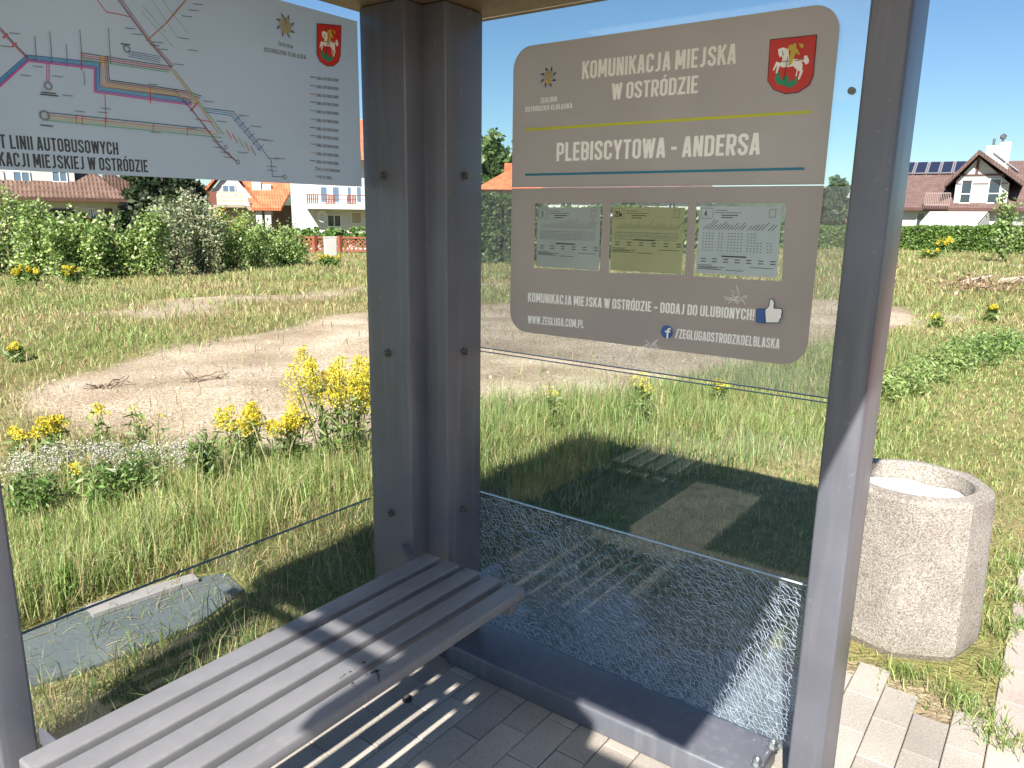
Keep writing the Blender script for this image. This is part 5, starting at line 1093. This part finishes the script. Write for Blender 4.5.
# panels on the right flank of the gable roof
A3 = np.array([gA[0], yg-.35, gA[1]+.2]); B3 = np.array([h.px(1024, 181, yg-.35)[0], yg-.35, h.px(1024, 181, yg-.35)[1]]); sd = B3-A3; sn = np.array([-sd[2], 0, sd[0]]); sn /= np.linalg.norm(sn)
if sn[2] < 0: sn = -sn
for t0, t1 in ((.22, .50), (.53, .80)):
    q = lambda t, y, k: tuple(A3+sd*t+np.array([0, y, 0])+sn*k)
    pf = h.add('solar_panel', MB().prism([q(t0, .5, .22), q(t1, .5, .22), q(t1, 2.6, .22), q(t0, 2.6, .22)], tuple(sn*.05)), PVF)
    h.add('cells', MB().prism([q(t0+.02, .56, .275), q(t1-.02, .56, .275), q(t1-.02, 2.54, .275), q(t0+.02, 2.54, .275)], tuple(sn*.008)), PV, pf)
a0 = h.px(932, 209.2, -.05); a1 = h.px(990, 209.2, -.05); b0 = h.px(920, 222.5, -2.6); b1 = h.px(978, 222.5, -2.6)
aw = h.add('awning', MB().solid([(a0[0], -.1, a0[1]), (a1[0], -.1, a1[1]), (b1[0], -2.6, b1[1]), (b0[0], -2.6, b0[1]), (a0[0], -.1, a0[1]-.05), (a1[0], -.1, a1[1]-.05), (b1[0], -2.6, b1[1]-.05), (b0[0], -2.6, b0[1]-.05)], [(0, 1, 2, 3), (7, 6, 5, 4), (0, 4, 5, 1), (1, 5, 6, 2), (2, 6, 7, 3), (3, 7, 4, 0)]).box(b0[0], b1[0], -2.66, -2.605, b0[1]-.28, b0[1]), AWN)
h.add('awning_side', MB().prism([(a1[0]+.03, -.1, a1[1]-.08), (b1[0]+.03, -2.5, b1[1]-.1), (b1[0]+.03, -2.5, -.2), (a1[0]+.03, -.1, -.2)], (.03, 0, 0)), GREYF, aw)
for a, b in ((917, 924), (929, 940), (953, 962), (996, 1003)): h.win(a, b, 212, 228, 0, None, WIN, 0)
br = MB(); x0, x1 = h.x(925, -.9), h.x(950, -.9); zz0, zz1 = h.z(930, 204.5, -.9), h.z(930, 193.5, -.9)
for i in range(15): xx = x0+(x1-x0)*i/14; br.box(xx-.015, xx+.015, -.92, -.89, zz0, zz1)
br.box(x0, x1, -.925, -.885, zz1, zz1+.05).box(x0, x1, -.925, -.885, zz0-.05, zz0); h.add('balcony_rail', br, M('rail_grey', (.30, .22, .20), .5))

# far houses on the rise
def small_house(label, u, D, u0, u1, vt, ve, vb, wm, rm, off=0):
    h = House('far_house', label, u, D, off=off); xl, xr = h.x(u0), h.x(u1); ze = h.z(u, ve); zr = h.z(u, vt, 4)
    h.e['group'] = 'far houses between board and front post'
    h.add('wall', MB().box(xl, xr, 0, 8, h.z(u, vb)-1, ze), wm); h.add('roof', MB().prism([(xl-.5, -.6, ze-.02), (xl-.5, 4, zr), (xl-.5, 8.6, ze-.02)], (xr-xl+1, 0, 0)), rm); h.win(u0+(u1-u0)*.3, u0+(u1-u0)*.5, ve+1, ve+5, 0); return h
small_house('low far house with a dull red roof, between board and front post', 838, 62, 826, 856, 211, 223, 232, TANW, M('dull_red_roof', (.26, .13, .12), .8, var=.15, vs=3))
hh = small_house('white far house with a pale roof, between board and front post', 841, 170, 834, 848, 192, 197.5, 204, WHITE, M('pale_roof', (.45, .45, .45), .7, var=.1))

# ------------------------------------------------------------------ fence, utility box, branches, slab
FB = M('brown_fence_paint', (.27, .085, .05), .7, var=.2, vs=4)
p0, p1 = at_dist(298, 250, 51), at_dist(372, 251, 51); fz = float(tz(*((p0+p1)/2)[:2])); ft = thing('lattice_fence', tuple(((p0+p1)/2)[:2])+(fz,), 'reddish brown lattice fence in front of the round thujas and the white house', 'fence')
d = (p1-p0); d[2] = 0; Lf = np.linalg.norm(d); d /= Lf; zb0 = at_dist(330, 250.5, 51)[2]; zt0 = at_dist(330, 237.5, 51)[2]; nf = np.array([-d[1], d[0], 0])*.05
def plank(mb, a, b, w, th=.02, k=0):
    a, b = np.array(a)+nf*k, np.array(b)+nf*k; t = (b-a); t /= np.linalg.norm(t); n = np.cross(t, nf/np.linalg.norm(nf))*w/2; f = nf/np.linalg.norm(nf)*th; mb.prism([a+n, b+n, b-n, a-n], f)
lt = MB(); hgt = zt0-zb0; st = .28; nn_ = int((Lf+hgt)/st)
for i in range(nn_):
    for sgn in (1, -1):
        s0 = i*st-(hgt if sgn > 0 else 0); s1 = s0+sgn*hgt if sgn > 0 else s0-hgt; za, zb2 = zb0, zt0
        def clip(s, z, so, zo):
            if s < 0: f = (0-s)/(so-s); return 0, z+(zo-z)*f
            if s > Lf: f = (Lf-s)/(so-s); return Lf, z+(zo-z)*f
            return s, z
        if max(s0, s1) <= .02 or min(s0, s1) >= Lf-.02: continue
        A2 = clip(s0, za, s1, zb2); B2 = clip(s1, zb2, s0, za)
        if abs(A2[0]-B2[0]) < .05: continue
        plank(lt, p0*[1, 1, 0]+d*A2[0]+[0, 0, A2[1]], p0*[1, 1, 0]+d*B2[0]+[0, 0, B2[1]], .07, .018, .5 if sgn > 0 else 0)
lt.build('lattice_panel', FB, ft); fr = MB()
plank(fr, p0*[1, 1, 0]+[0, 0, zt0], p0*[1, 1, 0]+d*Lf+[0, 0, zt0], .12, .05, -1); plank(fr, p0*[1, 1, 0]+[0, 0, zb0], p0*[1, 1, 0]+d*Lf+[0, 0, zb0], .12, .05, -1); fr.build('rail', FB, ft)
for u in (299.5, 315, 340, 371):
    q = at_dist(u, 250, 50.9); MB().box(q[0]-.12, q[0]+.12, q[1]-.12, q[1]+.12, zb0-.6, zt0+.12).build('fence_post', FB, ft)
g = gnd(331, 262); D = math.hypot(*(g-CAM)[:2]); d_ = ray(331, 262); az = math.atan2(d_[1], d_[0])+R(18); w = 11.5/F*D; hb = 24/F*D
ub = thing('utility_box', tuple(g), 'pale grey concrete utility box standing in front of the lattice fence', 'utility box', rz=az-math.pi/2); UC = M('pale_concrete', (.55, .53, .49), .9, var=.12, vs=5)
MB().box(-w/2, w/2, -.09, .12, -.15, hb-.05, bev=.012).build('box_body', UC, ub, local=True); MB().box(-w/2-.02, w/2+.02, -.11, .14, hb-.048, hb, bev=.01).build('box_cap', UC, ub, local=True); MB().box(-w/2+.03, w/2-.03, -.103, -.092, .05, hb-.14).build('box_door', M('box_door_grey', (.47, .46, .44), .7), ub, local=True)

def stick(mb, a, b, r0, r1, wob_=.06, n=5):
    a, b = np.array(a), np.array(b); P = [a+(b-a)*i/(n-1)+rng.normal(0, wob_*.3, 3)*(0 < i < n-1) for i in range(n)]; mb.tube(P, r0, r1, 6)
g0 = gnd(968, 290); D = np.linalg.norm(g0-CAM); mpp = D/F
bp_ = thing('branch_heap', tuple(g0), 'heap of dry brown branches lying on the right side of the wasteland', 'branches'); mb = MB()
for i in range(60):
    u = rng.uniform(938, 1022); g = gnd(u, 288+rng.uniform(-3, 5)); a = rng.uniform(0, 6.28); l = rng.uniform(.25, .8); hh_ = abs(rng.normal(0, .16))+.03; b2 = g+np.array([l*math.cos(a), l*math.sin(a), hh_]); stick(mb, g+[0, 0, .02], b2, .014, .005)
mb.build('branch', M('dry_branch', (.24, .16, .11), .9, var=.3, vs=8), bp_)
lg = MB(); stick(lg, gnd(1000, 286)+[0, 0, .10], gnd(1060, 281)+[0, 0, .22], .075, .06, .05); stick(lg, gnd(962, 288)+[0, 0, .12], gnd(990, 284)+[0, 0, .18], .05, .04, .03); lg.build('pale_log', M('peeled_wood', (.48, .40, .32), .8, var=.15, vs=6), bp_)
P_, j_ = clumpcloud(g0+[0, 0, .08], (2.2, 1.2, .12), 30, 14, .12, shell=.1); foliage(bp_, P_, j_, .05, [(.42, .29, .18), (.48, .36, .22), (.30, .20, .12)], [1, 1, 1], 'dead_leaf')
# bits of wood on the bare soil
for (u, v, lab) in ((105, 388, 'dead branch lying on the left part of the bare soil'), (200, 381, 'thin dead branch lying across the middle of the bare soil')):
    g = gnd(u, v); t = thing('dead_branch', tuple(g), lab, 'branch', 'dead branches on the soil'); mb = MB()
    for i in range(7): a = rng.uniform(-.5, .5)+(2.6 if i % 2 else -.5); l = rng.uniform(.10, .28); stick(mb, g+np.array([rng.normal(0, .06), rng.normal(0, .06), .012]), g+np.array([l*math.cos(a), l*math.sin(a), .02+abs(rng.normal(0, .03))]), .009, .004, .03)
    mb.build('branch_wood', M('grey_dead_wood', (.20, .15, .11), .9, var=.25, vs=9), t)
st = MB(); k_ = 0
while k_ < 240:
    x_, y_ = rng.uniform(.6, 9), rng.uniform(-.1, 6.4)
    if dirtm(np.array([x_]), np.array([y_]))[0] > .5:
        r_ = rng.uniform(.006, .022); st.ball((x_, y_, float(tz(x_, y_))+r_*.2), r_, (rng.uniform(.8, 1.5), 1, .7), 1); k_ += 1
tag(st.build('gravel', M('field_stone', (.44, .38, .32), .9, var=.25, vs=3)), kind='stuff')
sl = MB(); c_ = SLABP.mean(0); zz = float(tz(*c_)); sl.prism([(p[0], p[1], zz-.03) for p in SLABP], (0, 0, .042))
so = sl.build('concrete_slab', M('bluish_slab', (.085, .105, .11), .75, col2=(.14, .16, .165), vs=5, bump=.3, bs=60)); tag(so, 'blue grey slab strewn with dry grass, lying in the grass behind the bench', 'slab')
a, b = gnd(90, 617)[:2], gnd(196, 583)[:2]; d2 = (b-a)/np.linalg.norm(b-a); n2_ = np.array([-d2[1], d2[0]])*.045
pk = MB().prism([(*(a+n2_), zz+.0135), (*(b+n2_*.7), zz+.0135), (*(b-n2_*.7), zz+.0135), (*(a-n2_), zz+.0135)], (0, 0, .016)).build('plank', M('weathered_plank', (.29, .265, .265), .85, var=.2, vs=7)); tag(pk, 'weathered pale plank lying along the far edge of the slab', 'plank')
# far wooded rise closing the horizon
for (az0, az1, D, hgt_, nm) in ((-30, 30, 420, 9, 'hills'), (26, 100, 320, 9, 'far_wood')):
    V, T_, n = [], [], 160
    for i in range(n+1):
        a = R(az0+(az1-az0)*i/n); z = hgt_+2.2*math.sin(i*.21)+1.5*math.sin(i*.057+1)+rng.uniform(0, 1.8)
        for (dd, zz_) in ((D, -4), (D+12, z*.8), (D+40, z), (D+90, -4)): V.append((dd*math.cos(a), dd*math.sin(a), zz_))
    for i in range(n):
        for j in range(3): q = i*4+j; T_ += [(q, q+4, q+5), (q, q+5, q+1)]
    tag(tri_mesh(nm, V, T_, None, M('far_trees_'+nm, (.05, .075, .045), .95, var=.35, vs=.2, bump=1, bs=.4)), kind='structure')

# ------------------------------------------------------------------ light, sky, camera
sv = Vector((-1.067, -.33, 1.0)); sd_ = bpy.data.lights.new('sun', 'SUN'); sd_.energy = 5.0; sd_.angle = R(.53); sd_.color = (1, .94, .85)
so_ = bpy.data.objects.new('sun', sd_); so_.rotation_euler = sv.to_track_quat('Z', 'Y').to_euler(); COL.objects.link(so_)
w = bpy.data.worlds.new('World'); S.world = w; w.use_nodes = True; nt = w.node_tree
sk = nt.nodes.new('ShaderNodeTexSky'); sk.sky_type = 'NISHITA'; sk.sun_disc = False; sk.sun_elevation = math.atan(1/math.hypot(1.067, .33)); sk.sun_rotation = math.atan2(-1.067, -.33); sk.air_density = 1.0; sk.dust_density = .15; sk.ozone_density = 2.2
bg = nt.nodes['Background']; mt_ = nt.nodes.new('ShaderNodeMixRGB'); mt_.blend_type = 'MULTIPLY'; mt_.inputs[0].default_value = 1; mt_.inputs[2].default_value = (.66, .82, .92, 1); nt.links.new(sk.outputs[0], mt_.inputs[1]); nt.links.new(mt_.outputs[0], bg.inputs[0]); bg.inputs[1].default_value = .061
cd = bpy.data.cameras.new('camera'); co = bpy.data.objects.new('camera', cd); COL.objects.link(co); S.camera = co
cd.sensor_width = 36; cd.lens = F*36/1024; cd.clip_end = 3000; cd.clip_start = .02
co.matrix_world = Matrix(((RT[0], UP[0], -FW[0], CAM[0]), (RT[1], UP[1], -FW[1], CAM[1]), (RT[2], UP[2], -FW[2], CAM[2]), (0, 0, 0, 1)))
S.view_settings.view_transform = 'Standard'; S.view_settings.look = 'None'; S.view_settings.exposure = 1.2; S.view_settings.gamma = 1
S.cycles.use_denoising = True; S.cycles.max_bounces = 12; S.cycles.diffuse_bounces = 8; S.cycles.transparent_max_bounces = 24; S.cycles.caustics_reflective = False; S.cycles.sample_clamp_indirect = 6
